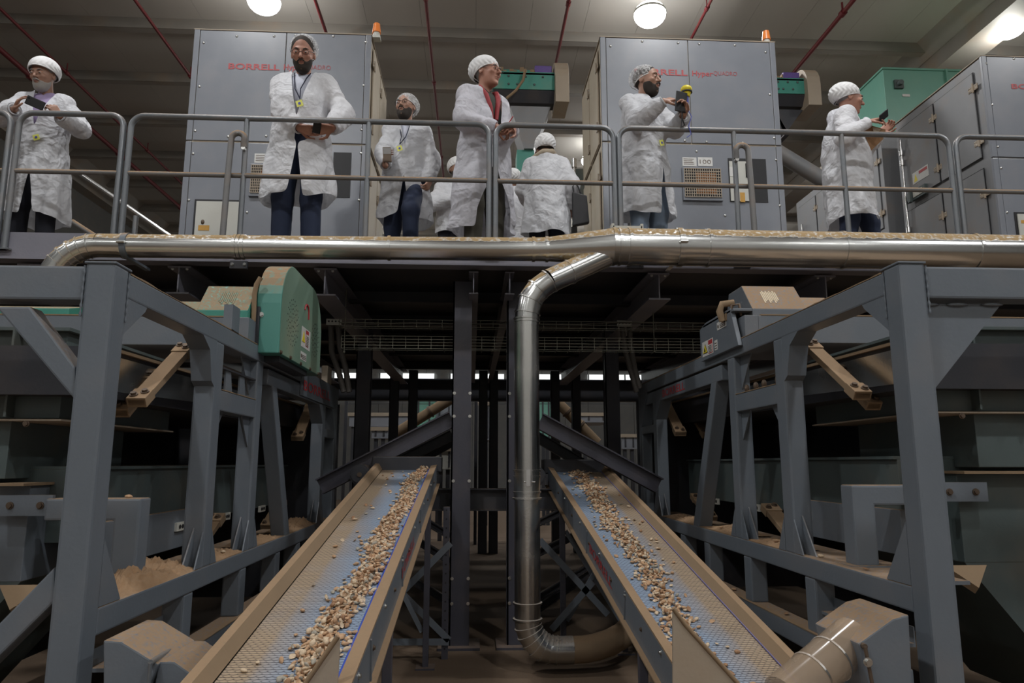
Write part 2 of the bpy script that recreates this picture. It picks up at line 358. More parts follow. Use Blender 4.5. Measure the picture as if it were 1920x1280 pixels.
# ============================================================ WALKWAY DECK
DZ = 3.24
deck = thing('walkway_platform', 'raised grey steel walkway platform carrying the people and the cabinets', 'platform', (0, 6, 0))
g = G(); g.box(-8, 9.5, 6.0, 13, DZ-.02, DZ); part('deck_plate', g, M['dark'], deck)
g = G(); g.box(-8, 9.5, 5.99, 6.01, 3.17, DZ+.16); part('toe_board', g, M['beam'], deck)
g = G(); g.box(-8, 9.5, 6.0, 6.012, 3.16, DZ); g.box(-8, 9.5, 5.93, 6.08, 3.156, 3.17); part('edge_beam', g, M['beam'], deck)
def xat(px, py, Y): return P(px, py, Y=Y).x
for px, w_ in ((888, .08), (955, .08)):
    x = xat(px, 530, 6.1); g = G(); g.ibar((x, 6.03, 3.03), (x, 13, 3.03), w_, .20, .012); part('joist', g, M['beam'], deck)
for px in (612, 1232, 1541, 340, 60, 1850):
    x = xat(px, 530, 6.1); g = G(); g.ibar((x, 6.03, 3.02), (x, 13, 3.02), .19, .24, .014); jo = part('joist', g, M['beam'], deck)
    g = G(); [g.bolt((x+s, 6.05, 3.12), (0, -1, 0), .009) for s in (-.06, .06)]; part('bolt', g, M['bolt'], jo)
for Y in (7.2, 8.4, 9.6, 10.8, 12.4):
    g = G(); g.ibar((-8, Y, 3.2), (9.5, Y, 3.2), .12, .2, .012, up=(0, 0, 1)); part('cross_beam', g, M['dark'], deck)
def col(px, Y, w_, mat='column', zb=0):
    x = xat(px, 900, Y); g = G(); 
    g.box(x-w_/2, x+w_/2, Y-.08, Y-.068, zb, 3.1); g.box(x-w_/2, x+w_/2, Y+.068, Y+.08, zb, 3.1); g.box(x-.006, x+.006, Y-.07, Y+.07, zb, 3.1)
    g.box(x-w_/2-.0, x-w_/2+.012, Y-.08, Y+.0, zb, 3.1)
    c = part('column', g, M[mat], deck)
    if zb == 0 and Y < 7:
        g = G(); g.box(x-w_/2-.09, x+w_/2+.09, Y-.17, Y+.17, .0, .02); part('base_plate', g, M['column'], c)
        g = G()
        for z in (.55, .35, 1.35, 1.9, 2.1): g.bolt((x+w_/2-.01, Y-.08, z), (0, -1, 0), .01); g.bolt((x-w_/2+.02, Y-.08, z), (0, -1, 0), .01)
        part('bolt', g, M['bolt'], c)
    return x
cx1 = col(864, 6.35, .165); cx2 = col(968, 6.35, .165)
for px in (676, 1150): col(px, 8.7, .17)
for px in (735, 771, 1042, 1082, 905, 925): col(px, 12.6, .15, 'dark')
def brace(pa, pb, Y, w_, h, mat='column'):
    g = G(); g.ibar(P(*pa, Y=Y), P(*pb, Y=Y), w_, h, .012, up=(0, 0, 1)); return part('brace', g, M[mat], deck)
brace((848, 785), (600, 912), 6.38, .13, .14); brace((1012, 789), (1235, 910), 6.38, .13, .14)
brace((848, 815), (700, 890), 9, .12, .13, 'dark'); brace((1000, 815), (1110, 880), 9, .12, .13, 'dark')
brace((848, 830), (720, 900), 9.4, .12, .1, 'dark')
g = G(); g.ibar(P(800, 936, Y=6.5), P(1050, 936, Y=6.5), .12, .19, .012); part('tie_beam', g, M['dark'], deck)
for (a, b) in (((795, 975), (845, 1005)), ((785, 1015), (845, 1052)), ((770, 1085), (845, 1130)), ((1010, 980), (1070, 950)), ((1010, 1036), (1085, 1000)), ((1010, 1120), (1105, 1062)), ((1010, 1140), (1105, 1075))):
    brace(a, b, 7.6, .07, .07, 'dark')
g = G(); g.ibar((-8, 13.2, 2.82), (9.5, 13.2, 2.82), .15, .40, .02); part('header_beam', g, M['dark'], deck)
g = G(); g.box(-8, 9.5, 6.02, 6.03, 3.0, 3.15)
# small bracket plates under the duct
for px in (449, 1190, 1390):
    p = P(px, 497, Y=5.93); g = G(); g.box(p.x-.07, p.x+.07, 5.9, 5.93, p.z-.035, p.z+.03); bp = part('duct_bracket', g, M['dark'], deck)
    g = G(); g.bolt((p.x-.05, 5.9, p.z), (0, -1, 0), .01); g.bolt((p.x+.05, 5.9, p.z), (0, -1, 0), .01); part('bolt', g, M['bolt'], bp)

# ---- guard rails
RY = 5.97; ZT = 4.455; ZM = 3.93; RR = .025
def arc(c, r, a0, a1, n, ax, ay):
    return [V(c)+V(ax)*r*math.cos(a0+(a1-a0)*i/n)+V(ay)*r*math.sin(a0+(a1-a0)*i/n) for i in range(n+1)]
def guardrail(x0, x1, posts, label, y1=None, left=True, right=True, zs=0.0):
    t_ = thing('guardrail', label, 'railing', ((x0+x1)/2, RY, DZ), 'tubular guardrail sections along the walkway')
    R = .11; g = G(); path = []
    zt = ZT+zs
    path += ([V((x0, RY, DZ))]+arc((x0+R, RY, zt-R), R, math.pi, math.pi/2, 6, (1, 0, 0), (0, 0, 1))) if left else [V((x0, RY, zt))]
    path += (arc((x1-R, RY, zt-R), R, math.pi/2, 0, 6, (1, 0, 0), (0, 0, 1))+[V((x1, RY, DZ))]) if right else [V((x1, RY, zt))]
    g.tube(path, RR, 12); part('top_rail', g, M['rail'], t_)
    g = G(); g.cyl((x0, RY, ZM), (x1, RY, ZM), .021, 12); part('mid_rail', g, M['raildust'], t_)
    for x in posts:
        g = G(); g.cyl((x, RY, DZ), (x, RY, zt), .023, 12); part('post', g, M['rail'], t_)
    for x in [x0]*left+[x1]*right+posts:
        g = G(); g.box(x-.05, x+.05, RY-.03, RY+.04, DZ, DZ+.012); part('foot_plate', g, M['rail'], t_)
X = lambda px, py=340: xat(px, py, RY)
guardrail(-6.5, X(7), [], 'guardrail section whose rounded end enters at the left edge of the picture')
guardrail(X(23), X(222), [], 'grey guardrail section in front of the leftmost man')
guardrail(X(236), X(917), [X(456), X(688)], 'longest grey guardrail section, before the tall man with the lanyard and the left cabinet')
guardrail(X(929), X(1152), [], 'short grey guardrail section in front of the woman seen from behind')
guardrail(X(1162), X(1786), [X(1380), X(1584)], 'grey guardrail section in front of the bearded man and the right central cabinet')
guardrail(X(1799), 7.6, [], 'grey guardrail section at the right edge before the rightmost cabinet')
for px, s, lab in ((456, -1, 'bent dusty grab rail hooked on the post in front of the left cabinet'), (1380, 1, 'bent dusty grab rail hooked on the post in front of the right central cabinet')):
    x = X(px); t_ = thing('grab_rail', lab, 'railing', (x, RY, DZ)); g = G()
    g.tube([(x, RY-.04, 4.17), (x, RY-.045, 4.22)]+arc((x+s*.05, RY-.05, 4.24), .055, math.pi if s > 0 else 0, math.pi/2, 5, (1, 0, 0), (0, 0, 1))+arc((x+s*.05, RY-.05, 4.24), .055, math.pi/2, 0 if s > 0 else math.pi, 5, (1, 0, 0), (0, 0, 1))+[(x+s*.115, RY-.05, 3.9), (x+s*.125, RY-.05, DZ+.02)], .026, 12)
    part('grab_tube', g, M['raildust'], t_); g = G(); g.cyl((x, RY-.06, 4.16), (x, RY+.0, 4.16), .018, 8); part('bolt', g, M['bolt'], t_)

# ============================================================ EXTRACTION DUCT
DY = 5.62
duct = thing('extraction_duct', 'shiny galvanised duct running along the walkway edge with a drop pipe', 'duct', (.4, DY, 3.2))
def pz(px, py): return P(px, py, Y=DY)
def seam(px, c, r, mat='duct', w_=.012, ext=.008, name='seam'):
    g = G(); x = pz(px, 470).x; g.cyl((x-w_, DY, c), (x+w_, DY, c), r+ext, 40); return part(name, g, M[mat], duct)
rs = [(185, .093, 3.185), (232, .093, 3.185), (450, .093, 3.19), (730, .093, 3.20), (1000, .095, 3.21), (1025, .098, 3.212), (1150, .150, 3.245), (1275, .152, 3.245), (1325, .152, 3.245), (1577, .152, 3.245), (1822, .152, 3.245), (2100, .152, 3.245)]
for (pa, ra, za), (pb, rb, zb) in zip(rs[:-1], rs[1:]):
    xa, xb = pz(pa, 470).x, pz(pb, 470).x; g = G(); g.cyl((xa, DY, za), (xb, DY, zb), ra, 48, r2=rb); part('duct_section', g, M['duct'], duct)
for px, r, z in [(r_[0], r_[1], r_[2]) for r_ in rs[1:-1]]+[(443, .093, 3.19), (458, .093, 3.19), (1160, .150, 3.245), (1178, .151, 3.245)]: seam(px, z, r)
# left end elbow turning down behind the frame
xe = pz(185, 470).x; g = G(); pth = arc((xe, DY, 3.185-.36), .36, math.pi/2, math.pi*.98, 8, (1, 0, 0), (0, 0, 1)); g.tube(pth, .093, 40); part('elbow', g, M['duct'], duct)
for i in (1, 2, 3, 4, 5):
    d = (pth[i+1]-pth[i-1]).normalized(); g = G(); g.cyl(pth[i]-d*.006, pth[i]+d*.006, .1, 40); part('seam', g, M['duct'], duct)
# clamps
for px, r, z in ((238, .093, 3.185), (1272, .152, 3.245)):
    x = pz(px, 470).x; g = G(); g.cyl((x-.022, DY, z), (x+.022, DY, z), r+.01, 40); g.box(x-.02, x+.02, DY, 6.0, z-.1, z-.08); cl = part('hanger_band', g, M['frame'] if px < 500 else M['duct'], duct)
    g = G(); g.cyl((x-.03, DY-r-.02, z), (x+.03, DY-r-.02, z), .012, 8); part('bolt', g, M['bolt'], cl)
p = P(1175, 431, Y=DY); g = G(); g.box(p.x-.12, p.x+.12, DY-.04, DY+.04, 3.39, 3.41); g.box(p.x-.13, p.x-.11, DY-.04, DY+.04, 3.37, 3.43); g.box(p.x+.11, p.x+.13, DY-.04, DY+.04, 3.37, 3.43); part('saddle_clip', g, M['pale'], duct)
# drop pipe
VY = 5.5; xv = P(988, 800, Y=VY).x; rv = .096
pa = P(1115, 496, Y=DY); 
bj = P(1118, 487, Y=5.60); b0 = P(1030, 527, Y=VY); top = [bj+(bj-b0)*.35, bj, b0.lerp(bj, .5)]
el = [P(1030, 527, Y=VY), P(1008, 543, Y=VY), P(994, 563, Y=VY), P(989, 587, Y=VY), P(988, 603, Y=VY)]
g = G(); g.tube(top+[el[0]], rv, 40, cap=False); part('branch_pipe', g, M['duct'], duct)
g = G(); g.tube(el+[V((xv, VY, 2.55))], rv, 40, cap=False); part('elbow', g, M['duct'], duct)
c_ = b0.lerp(bj, .42); d = (bj-b0).normalized(); g = G(); g.cyl(c_-d*.006, c_+d*.006, rv+.007, 40); part('seam', g, M['duct'], duct)
for i in range(len(el)):
    nx = el[i+1] if i+1 < len(el) else V((xv, VY, 2.55)); d = (nx-el[max(i-1, 0)]).normalized(); g = G(); g.cyl(el[i]-d*.006, el[i]+d*.006, rv+.007, 40); part('seam', g, M['ductv'], duct)
z_of = lambda py: P(988, py, Y=VY).z
for za, zb in ((603, 885), (885, 935), (935, 1130), (1130, 1162)):
    g = G(); g.cyl((xv, VY, z_of(za)), (xv, VY, z_of(zb)), rv if za != 885 else rv+.003, 48); part('drop_section', g, M['ductv'], duct)
for py, e in ((598, .008), (603, .006), (882, .01), (893, .008), (922, .01), (934, .016), (1130, .012), (1160, .012)):
    g = G(); z = z_of(py); g.cyl((xv, VY, z-.006), (xv, VY, z+.006), rv+e, 48); part('flange_ring', g, M['ductv'], duct)
p = V((xv+.0, VY-rv-.01, z_of(895))); g = G(); g.box(p.x-.015, p.x+.015, p.y-.012, p.y+.01, p.z-.06, p.z+.06); g.cyl(p+V((-.03, 0, -.03)), p+V((.05, 0, -.03)), .006, 6); g.cyl(p+V((.02, -.01, -.06)), p+V((.02, -.01, .02)), .006, 6); part('toggle_latch', g, M['chrome'], duct)
zb = z_of(1162); R = .21
pth = arc((xv+R, VY, zb), R, math.pi, math.pi*1.5, 7, (1, 0, 0), (0, 0, 1)); pth = [V((p.x, p.y, max(p.z, .1))) for p in pth]
g = G(); g.tube(pth+[V((xv+R+.12, VY, pth[-1].z))], rv, 40); part('elbow', g, M['ductv'], duct)
for i in range(1, 8):
    d = (pth[min(i+1, 7)]-pth[i-1]).normalized(); g = G(); g.cyl(pth[i]-d*.005, pth[i]+d*.005, rv+.007, 40); part('seam', g, M['ductv'], duct)
g = G(); e = pth[-1]; g.tube([e+V((.11, 0, 0)), e+V((.2, .01, 0)), e+V((.3, .05, .005)), e+V((.42, .14, .015)), e+V((.55, .30, .03)), e+V((.7, .6, .05)), e+V((.8, 1.0, .08))], rv*.98, 32); part('floor_run', g, M['tan'], duct)

# ============================================================ CABINETS
CY = 7.8
def cabinet(x0, x1, z1, yb, side, sidemat, label, bolts, split_px, seam_px, seam_y, letters, name='optical_sorter_cabinet'):
    t_ = thing(name, label, 'machine', ((x0+x1)/2, (CY+yb)/2, DZ))
    zs = P(split_px[0], split_px[1], Y=CY).z
    g = G(); g.box(x0+.01, x1-.01, CY+.012, yb, DZ+.0, z1-.01); part('carcass', g, M[sidemat], t_)
    xm = P(seam_px, seam_y, Y=CY).x if seam_px else None
    e = .07
    for xa, xb in (((x0+e, xm-.004), (xm+.004, x1-e)) if xm else ((x0+e, x1-e),)):
        g = G(); g.box(xa, xb, CY-.004, CY+.012, zs+.012, z1-.006); part('front_panel', g, M['cab'], t_, .003)
    g = G(); g.box(x0+e, x1-e, CY-.004, CY+.012, DZ+.02, zs-.012); part('lower_panel', g, M['cab'], t_, .003)
    for xa, xb in ((x0, x0+e-.006), (x1-e+.006, x1)):
        for za, zb in ((DZ, zs-.008), (zs+.008, z1)):
            g = G(); g.box(xa, xb, CY-.008, CY+.03, za, zb); part('corner_post', g, M['cab'], t_, .005)
    g = G(); g.box(x0-.005, x1+.005, CY-.01, yb, z1, z1+.012); part('top_plate', g, M['cab_edge'], t_)
    for b_ in bolts:
        p = P(*b_, Y=CY-.004)
        if x0+.03 < p.x < x1-.03: g = G(); g.ell(p, (.016, .01, .016), 8, 6); part('bolt', g, M['bolt'], t_)
    for s, pxa, pxb, pya, pyb, bd in letters:
        a = P(pxa, pyb, Y=CY-.006); b = P(pxb, pyb, Y=CY-.006); c = P(pxa, pya, Y=CY-.006)
        text(s, 1, (a.x, CY-.006, a.z), (1, 0, 0), (0, 0, 1), M['red'], t_, width=b.x-a.x, bold=bd, height=c.z-a.z)
    return t_, zs
def fpanel(t_, name, a, b, mat, y0, y1, bevel=.0):
    p = P(*a, Y=CY); q = P(*b, Y=CY); g = G(); g.box(p.x, q.x, CY-y0, CY-y1, p.z, q.z); return part(name, g, M[mat] if isinstance(mat, str) else mat, t_, bevel)
def fasc(t_, grille, recess, door, plates):
    (a, b) = grille
    p = P(*a, Y=CY); q = P(*b, Y=CY); 
    g = G(); g.box(p.x-.02, q.x+.02, CY-.035, CY-.004, q.z-.04, p.z+.02); fr = part('vent_housing', g, M['cab'], t_, .004)
    g = G(); g.box(p.x, q.x, CY-.037, CY-.034, q.z, p.z); part('vent_filter', g, M['filterbrown'] if False else M['black'], fr)
    g = G(); g.box(p.x+(q.x-p.x)*.3, q.x-(q.x-p.x)*.12, CY-.0385, CY-.037, q.z+.04, p.z-.05); part('filter_stain', g, M['filterbrown'], fr)
    n = 16; g = G()
    for i in range(n+1): x = p.x+(q.x-p.x)*i/n; g.box(x-.004, x+.004, CY-.045, CY-.039, q.z, p.z)
    for i in range(11): z = q.z+(p.z-q.z)*i/10; g.box(p.x, q.x, CY-.046, CY-.04, z-.004, z+.004)
    part('vent_mesh', g, M['cab_edge'], fr)
    (a, b) = recess
    fpanel(t_, 'recess_shade_panel', a, b, 'black', .010, .003)  # flat black panel, the shade inside the hollow put into its colour
    if a[0] > 1000:
        fpanel(t_, 'control_panel', (1366, 303), (1404, 378), 'pale', .02, .008)
        fpanel(t_, 'rocker_switch', (1396, 308), (1406, 334), 'blackgloss', .028, .02)
        fpanel(t_, 'warning_sticker', (1386, 362), (1396, 380), 'amber', .024, .02)
        fpanel(t_, 'switch_label', (1366, 314), (1382, 332), 'white', .024, .02)
    (a, b) = door
    fpanel(t_, 'door_frame', (a[0]-4, a[1]-4), (b[0]+4, 447), 'black', .012, .004)
    d = fpanel(t_, 'pale_door', a, (b[0], 447), 'pale', .025, .008, .003)
    p = P(a[0]+10, 416, Y=CY-.025); g = G(); g.ell(p, (.02, .015, .028), 10, 6); part('door_lock', g, M['boltdark'], d)
    p = P(a[0]+2, 422, Y=CY-.026); q = P(a[0]+22, 432, Y=CY-.026); g = G(); g.box(p.x, q.x, CY-.028, CY-.026, q.z, p.z); part('warning_sticker', g, M['amber'], d)
    for k, (a, b) in enumerate(plates):
        pl = fpanel(t_, 'rating_plate', a, b, 'white', .008, .003)
        p = P(*a, Y=CY); q = P(*b, Y=CY); ww = q.x-p.x; hh = p.z-q.z
        if k == 0:
            for r_ in range(4):
                g = G(); g.box(p.x+ww*.08, p.x+ww*random.uniform(.7, .93), CY-.0095, CY-.008, q.z+hh*(.2+.19*r_), q.z+hh*(.2+.19*r_)+.006); part('print_line', g, M['boltdark'], pl)
        else: text('100', 1, (p.x+ww*.12, CY-.009, q.z+hh*.25), (1, 0, 0), (0, 0, 1), M['boltdark'], pl, width=ww*.76, height=hh*.5, bold=-.01)
LB = [(444, 68), (514, 68), (554, 66), (625, 68), (382, 80), (374, 162), (366, 245), (428, 256), (499, 255), (437, 275), (519, 275), (362, 288), (354, 375), (463, 398), (686, 79), (682, 160), (678, 243), (677, 287), (673, 375)]
c1, zs1 = cabinet(-3.245, -1.22, 6.44, 9.25, 1, 'cab_cream', 'grey sorting cabinet with red lettering behind the tall man, left of centre', LB, (450, 266), 533, 150,
    [('BORRELL', 428, 524, 118, 129, .022), ('Hyper', 532, 568, 120, 131, .012), ('QUADRO', 569, 620, 121, 130, -.012)])
fasc(c1, ((474, 312), (527, 364)), ((626, 286), (656, 371)), ((370, 378), (448, 445)), [((478, 288), (510, 306)), ((513, 288), (545, 306))])
RB = [(1040+a/2.976, 20+b/2.976) for a, b in ((311,198),(488,172),(688,180),(806,186),(1005,193),(1177,232),(1201,467),(1225,710),(848,732),(1050,738),(726,725),(792,785),(1236,833),(1257,1087),(951,1143))]
c2, zs2 = cabinet(1.479, 3.606, 6.51, 9.2, -1, 'cab_cream', 'grey sorting cabinet with red lettering behind the bearded man, right of centre', RB, (1350, 271), 1292, 150,
    [('BORRELL', 1190, 1289, 128, 139, .022), ('Hyper', 1298, 1337, 132, 142, .012), ('QUADRO', 1338, 1382, 133, 141, -.012)])
fasc(c2, ((1281, 318), (1351, 372)), ((1364, 297), (1440, 380)), ((1180, 385), (1232, 445)), [((1279, 295), (1306, 312)), ((1308, 295), (1336, 312))])
c3, zs3 = cabinet(6.183, 8.5, 6.42, 9.62, -1, 'cab_side', 'tall grey sorting cabinet with hinged side doors at the right edge', [(1849, 119), (1901, 110), (1860, 196), (1871, 275), (1877, 315), (1888, 398)], (1900, 296), None, 0,
    [('BORRELL', 1897, 1993, 157, 166, .022)])
fpanel(c3, 'door_frame', (1900, 398), (2010, 452), 'black', .012, .004); d3 = fpanel(c3, 'pale_door', (1905, 402), (2000, 452), 'pale', .025, .008); 
p = P(1911, 414, Y=CY); q = P(1925, 420, Y=CY); g = G(); g.box(p.x, q.x, CY-.028, CY-.026, q.z, p.z); part('warning_sticker', g, M['amber'], d3)
# side doors with hinges; s = outward direction
def sidedoors(t_, x, s, ys, zr, mat, hinge_at=1, gap=.012, latch=None):
    for ya, yb_ in ys:
        for za, zb in zr:
            g = G(); g.box(x+s*.0, x+s*.016, ya+gap, yb_-gap, za, zb); d = part('door', g, M[mat], t_, .004)
            g = G(); g.box(x+s*.0, x+s*.004, ya, ya+gap*.8, za-.01, zb+.01); g.box(x, x+s*.004, ya, yb_, za-.014, za-.004); g.box(x, x+s*.004, ya, yb_, zb+.004, zb+.014); part('door_gap', g, M['black'] if mat == 'cab_side' else M['cab_edge'], d)
            for zh in (za+(zb-za)*.18, za+(zb-za)*.82):
                yh = ya+gap*.5
                g = G(); g.cyl((x+s*.026, yh, zh-.06), (x+s*.026, yh, zh+.06), .012, 8); g.box(x+s*.012, x+s*.022, yh-.07, yh+.09, zh-.035, zh+.035)
                h = part('hinge', g, M['cab_edge'], d)
                g = G(); [g.ell((x+s*.024, yh+q, zh+r_), (.006, .008, .008), 6, 4) for q in (-.05, .05, .075) for r_ in (-.02, .02)]; part('screw', g, M['bolt'], h)
sidedoors(c1, -1.22, 1, [(7.95, 8.55), (8.58, 9.2)], [(zs1+.04, 6.36), (DZ+.05, zs1-.06)], 'cab_cream')
sidedoors(c2, 1.479, -1, [(7.95, 8.55), (8.58, 9.15)], [(zs2+.04, 6.42), (DZ+.05, zs2-.06)], 'cab_cream')
sidedoors(c3, 6.183, -1, [(7.95, 8.72), (8.74, 9.55)], [(zs3+.07, 6.28), (DZ+.05, zs3-.08)], 'cab_side')
# latch rod on the third cabinet and warning stickers
g = G(); yl = 9.45; xx = 6.183-.05
g.cyl((xx, yl, DZ+.05), (xx, yl, 6.1), .016, 8); part('latch_rod', g, M['chrome'], c3)
for z in (4.3, 4.42, 5.9, 3.8, 4.75, 5.75): g = G(); g.cyl((xx, yl, z-.04), (xx, yl, z+.04), .032, 10); part('rod_guide', g, M['chrome'], c3)
g = G(); g.box(6.183-.06, 6.183-.02, 9.0, 9.4, 5.12, 5.26); g.box(6.183-.10, 6.183-.06, 9.28, 9.32, 5.1, 5.3); lk = part('latch_handle', g, M['hop'], c3, .004)
g = G(); g.box(6.183-.07, 6.183-.06, 9.06, 9.25, 5.15, 5.23); part('latch_label', g, M['pale'], lk)
g = G(); g.box(6.183-.02, 6.183-.0165, 8.95, 9.3, 5.36, 5.52); st = part('warning_sticker', g, M['white'], c3)
g = G(); g.yz(6.183-.0225, 6.183-.0205, [(9.27, 5.38), (9.19, 5.38), (9.23, 5.49)]); part('warning_triangle', g, M['yellow'], st)
g = G(); g.box(6.183-.0225, 6.183-.0205, 8.97, 9.15, 5.46, 5.5); part('red_print', g, M['red'], st)
# fourth cabinet, further back in the same row, and the green hopper on top of it
c4 = thing('optical_sorter_cabinet', 'lower grey cabinet further back behind the man with the cardboard', 'machine', (7, 11.5, DZ))
g = G(); g.box(6.183, 8.4, 10.0, 12.9, DZ, 6.42); part('carcass', g, M['cab_side'], c4, .006)
sidedoors(c4, 6.183, -1, [(10.1, 10.75), (10.78, 11.4), (11.45, 12.1), (12.12, 12.8)], [(5.0, 6.28), (DZ+.05, 4.85)], 'cab_side')
g = G(); g.cyl((6.12, 12.6, DZ+.05), (6.12, 12.6, 5.9), .02, 8); g.cyl((6.12, 12.6, 5.1), (6.12, 12.6, 5.3), .04, 8); part('latch_rod', g, M['chrome'], c4)
hp = thing('green_hopper', 'large pale green steel hopper standing behind the man with the cardboard', 'machine', (7.5, 10.6, 6.43))
a = P(1655, 128, Y=10.2); b = P(1812, 155, Y=10.2)
g = G(); g.box(a.x, a.x+2.6, 10.2, 11.15, 6.45, a.z); part('hopper_body', g, M['green'], hp, .006)
g = G(); g.box(a.x-.02, a.x+2.6, 10.18, 11.17, a.z-.02, a.z+.01); part('hopper_rim', g, M['green'], hp)
for dx in (1.0, 1.45): g = G(); g.box(a.x+dx, a.x+dx+.03, 10.15, 10.2, 6.45, a.z); part('stiffener', g, M['green'], hp)
for dy in (.3, .6): g = G(); g.bar((a.x-.02, 10.3, a.z-1.1-dy*.2), (a.x-.02, 11.1, a.z-1.1-dy*.2), .03, .03); part('stiffener', g, M['green'], hp)
p = P(1685, 158, Y=10.18); g = G(); g.box(p.x-.07, p.x+.07, 10.16, 10.2, p.z-.07, p.z+.07); g.cyl((p.x, 10.18, p.z), (p.x, 10.1, p.z), .04, 12); part('inlet_fitting', g, M['hop'], hp)
p = P(1700, 178, Y=10.18); g = G(); g.box(p.x-.06, p.x+.06, 10.19, 10.2, p.z-.02, p.z+.02); part('name_plate', g, M['white'], hp)
g = G(); g.box(a.x-.1, a.x+1.6, 10.0, 10.2, 6.44, 6.5); part('ledge', g, M['tan'], hp)
# orange beacons: each belongs to its cabinet
for t_, pxc, pyb in ((c1, 706, 62), (c2, 1437, 78)):
    p = P(pxc, pyb, Y=CY+.1); z0 = 6.45 if t_ is c1 else 6.52
    g = G(); g.box(p.x-.05, p.x+.05, CY+.05, CY+.15, z0-.0, z0+.03); g.cyl((p.x, CY+.1, z0+.03), (p.x, CY+.1, z0+.09), .04, 16); bc = part('beacon_base', g, M['pale'], t_)
    g = G(); g.cyl((p.x, CY+.1, z0+.085), (p.x, CY+.1, z0+.20), .052, 20, r2=.038); part('beacon_lens', g, M['orange'], bc)
# ---- vibrating feeders behind
def feeder(pa, pb, Y, label):
    a = P(*pa, Y=Y); b = P(*pb, Y=Y)
    t_ = thing('feeder_conveyor', label, 'machine', ((a.x+b.x)/2, Y, a.z))
    w_ = b.x-a.x; z0 = b.z; z1 = a.z; h = z1-z0
    g = G(); g.box(a.x, b.x, Y+.35, Y+.4, z0+h*.35, z1); part('back_plate', g, M['teal'], t_)
    g = G(); g.box(a.x, b.x, Y, Y+.4, z0+h*.55, z0+h*.62); part('shelf', g, M['teal'], t_)
    g = G(); g.box(a.x, b.x, Y, Y+.02, z0+h*.18, z0+h*.6); sp = part('side_plate', g, M['teal'], t_, .003)
    for i in range(6):
        g = G(); g.ell((a.x+w_*(.25+.14*(i % 5)), Y-.005, z0+h*(.3 if i % 2 else .5)), (.018, .01, .018), 8, 5); part('bolt', g, M['hop'], sp)
    g = G(); g.yz(a.x, b.x, [(Y+.0, z0+h*.16), (Y+.4, z0+h*.16), (Y+.3, z0-.05), (Y+.1, z0-.05)]); part('trough', g, M['dark'], t_)
    for i in range(5):
        x = a.x+w_*(.1+.17*i); g = G(); g.cyl((x, Y+.1, z0+h*.68), (x+w_*.12, Y+.1, z0+h*.68), .035, 10); g.box(x, x+.06, Y+.07, Y+.13, z0+h*.62, z0+h*(.75 if i % 2 else .8)); part('dusty_fitting', g, M['tan'], t_)
    g = G(); g.box(b.x-.28, b.x-.03, Y+.06, Y+.2, z0+h*.62, z0+h*.85); part('sensor_block', g, M['purple'], t_, .01)
    # rounded grey end guard
    prof = [(Y-.1, z0-.12)]+[(Y+.2+math.cos(t)*.3, z1-.33+math.sin(t)*.33) for t in [math.pi-math.pi*i/10 for i in range(11)]]+[(Y+.42, z0-.12)]
    g = G(); g.yz(b.x, b.x+.2, prof); part('end_guard', g, M['cab_edge'], t_, .01)
    return t_, a, b, z0, z1
f1, a, b, z0, z1 = feeder((925, 105), (1040, 182), 9.6, 'green feeder with dusty fittings between the two central cabinets')
g = G(); g.prism([(a.x+.25, 9.7, z0-.1), (b.x-.05, 9.7, z0-.1), (b.x-.3, 9.7, z0-.75), (a.x+.45, 9.7, z0-.75)], (0, .5, 0)); part('discharge_chute', g, M['cab_side'], f1)
g = G(); g.box(a.x+.35, a.x+.6, 9.75, 10.1, DZ, z0-.75); part('support_leg', g, M['teal'], f1)
g = G(); g.prism([(a.x+.75, 9.68, z0-1.05), (a.x+1.5, 9.68, z0-1.05), (a.x+1.5, 9.68, z0-1.7)], (0, .3, 0)); part('lower_chute', g, M['hop'], f1)
cx = [P(975+dx, y, Y=9.5) for dx, y in ((10, 130), (6, 150), (-8, 170), (-25, 184))]; g = G(); g.tube(cx, .02, 8); part('cable', g, M['tan'], f1)
f2, a, b, z0, z1 = feeder((1440, 120), (1510, 188), 9.6, 'green feeder half hidden behind the right central cabinet')
g = G(); g.prism([(a.x+.1, 9.7, z0-.1), (b.x, 9.7, z0-.1), (b.x-.3, 9.7, z0-.5), (a.x+.3, 9.7, z0-.5)], (0, .5, 0)); part('discharge_chute', g, M['dark'], f2)
g = G(); g.box(a.x-.3, a.x-.15, 9.75, 9.9, DZ, z0-.1); part('support_leg', g, M['dark'], f2)
t_ = thing('inclined_pipe', 'sloping dusty grey pipe between the right central cabinet and the man with the cardboard', 'pipe', (4.5, 9.0, 4.5))
g = G(); g.cyl(P(1452, 282, Y=9.4), P(1600, 372, Y=9.2), .11, 24); part('pipe_run', g, M['cab_side'], t_); g = G(); e = P(1600, 372, Y=9.2); g.cyl(e, (e.x+.02, e.y, DZ), .08, 16); part('pipe_leg', g, M['cab_side'], t_)
# latch posts by the aisle
for px, Y, lab, z1_ in ((1078, 9.15, 'bright steel latch rod with clamps beside the left side of the right central cabinet', 5.55),):
    x = P(px, 400, Y=Y).x; t_ = thing('latch_post', lab, 'post', (x, Y, DZ)); g = G(); g.cyl((x, Y, DZ), (x, Y, z1_), .018, 8); part('rod', g, M['chrome'], t_)
    for z in (z1_-.05, z1_-.3, DZ+.4, DZ+.9): g = G(); g.cyl((x, Y, z-.06), (x, Y, z+.06), .035, 10); part('clamp', g, M['chrome'], t_)
    g = G(); g.box(x-.06, x+.02, Y-.06, Y, DZ+1.0, DZ+1.35); part('handle', g, M['black'], t_, .01)
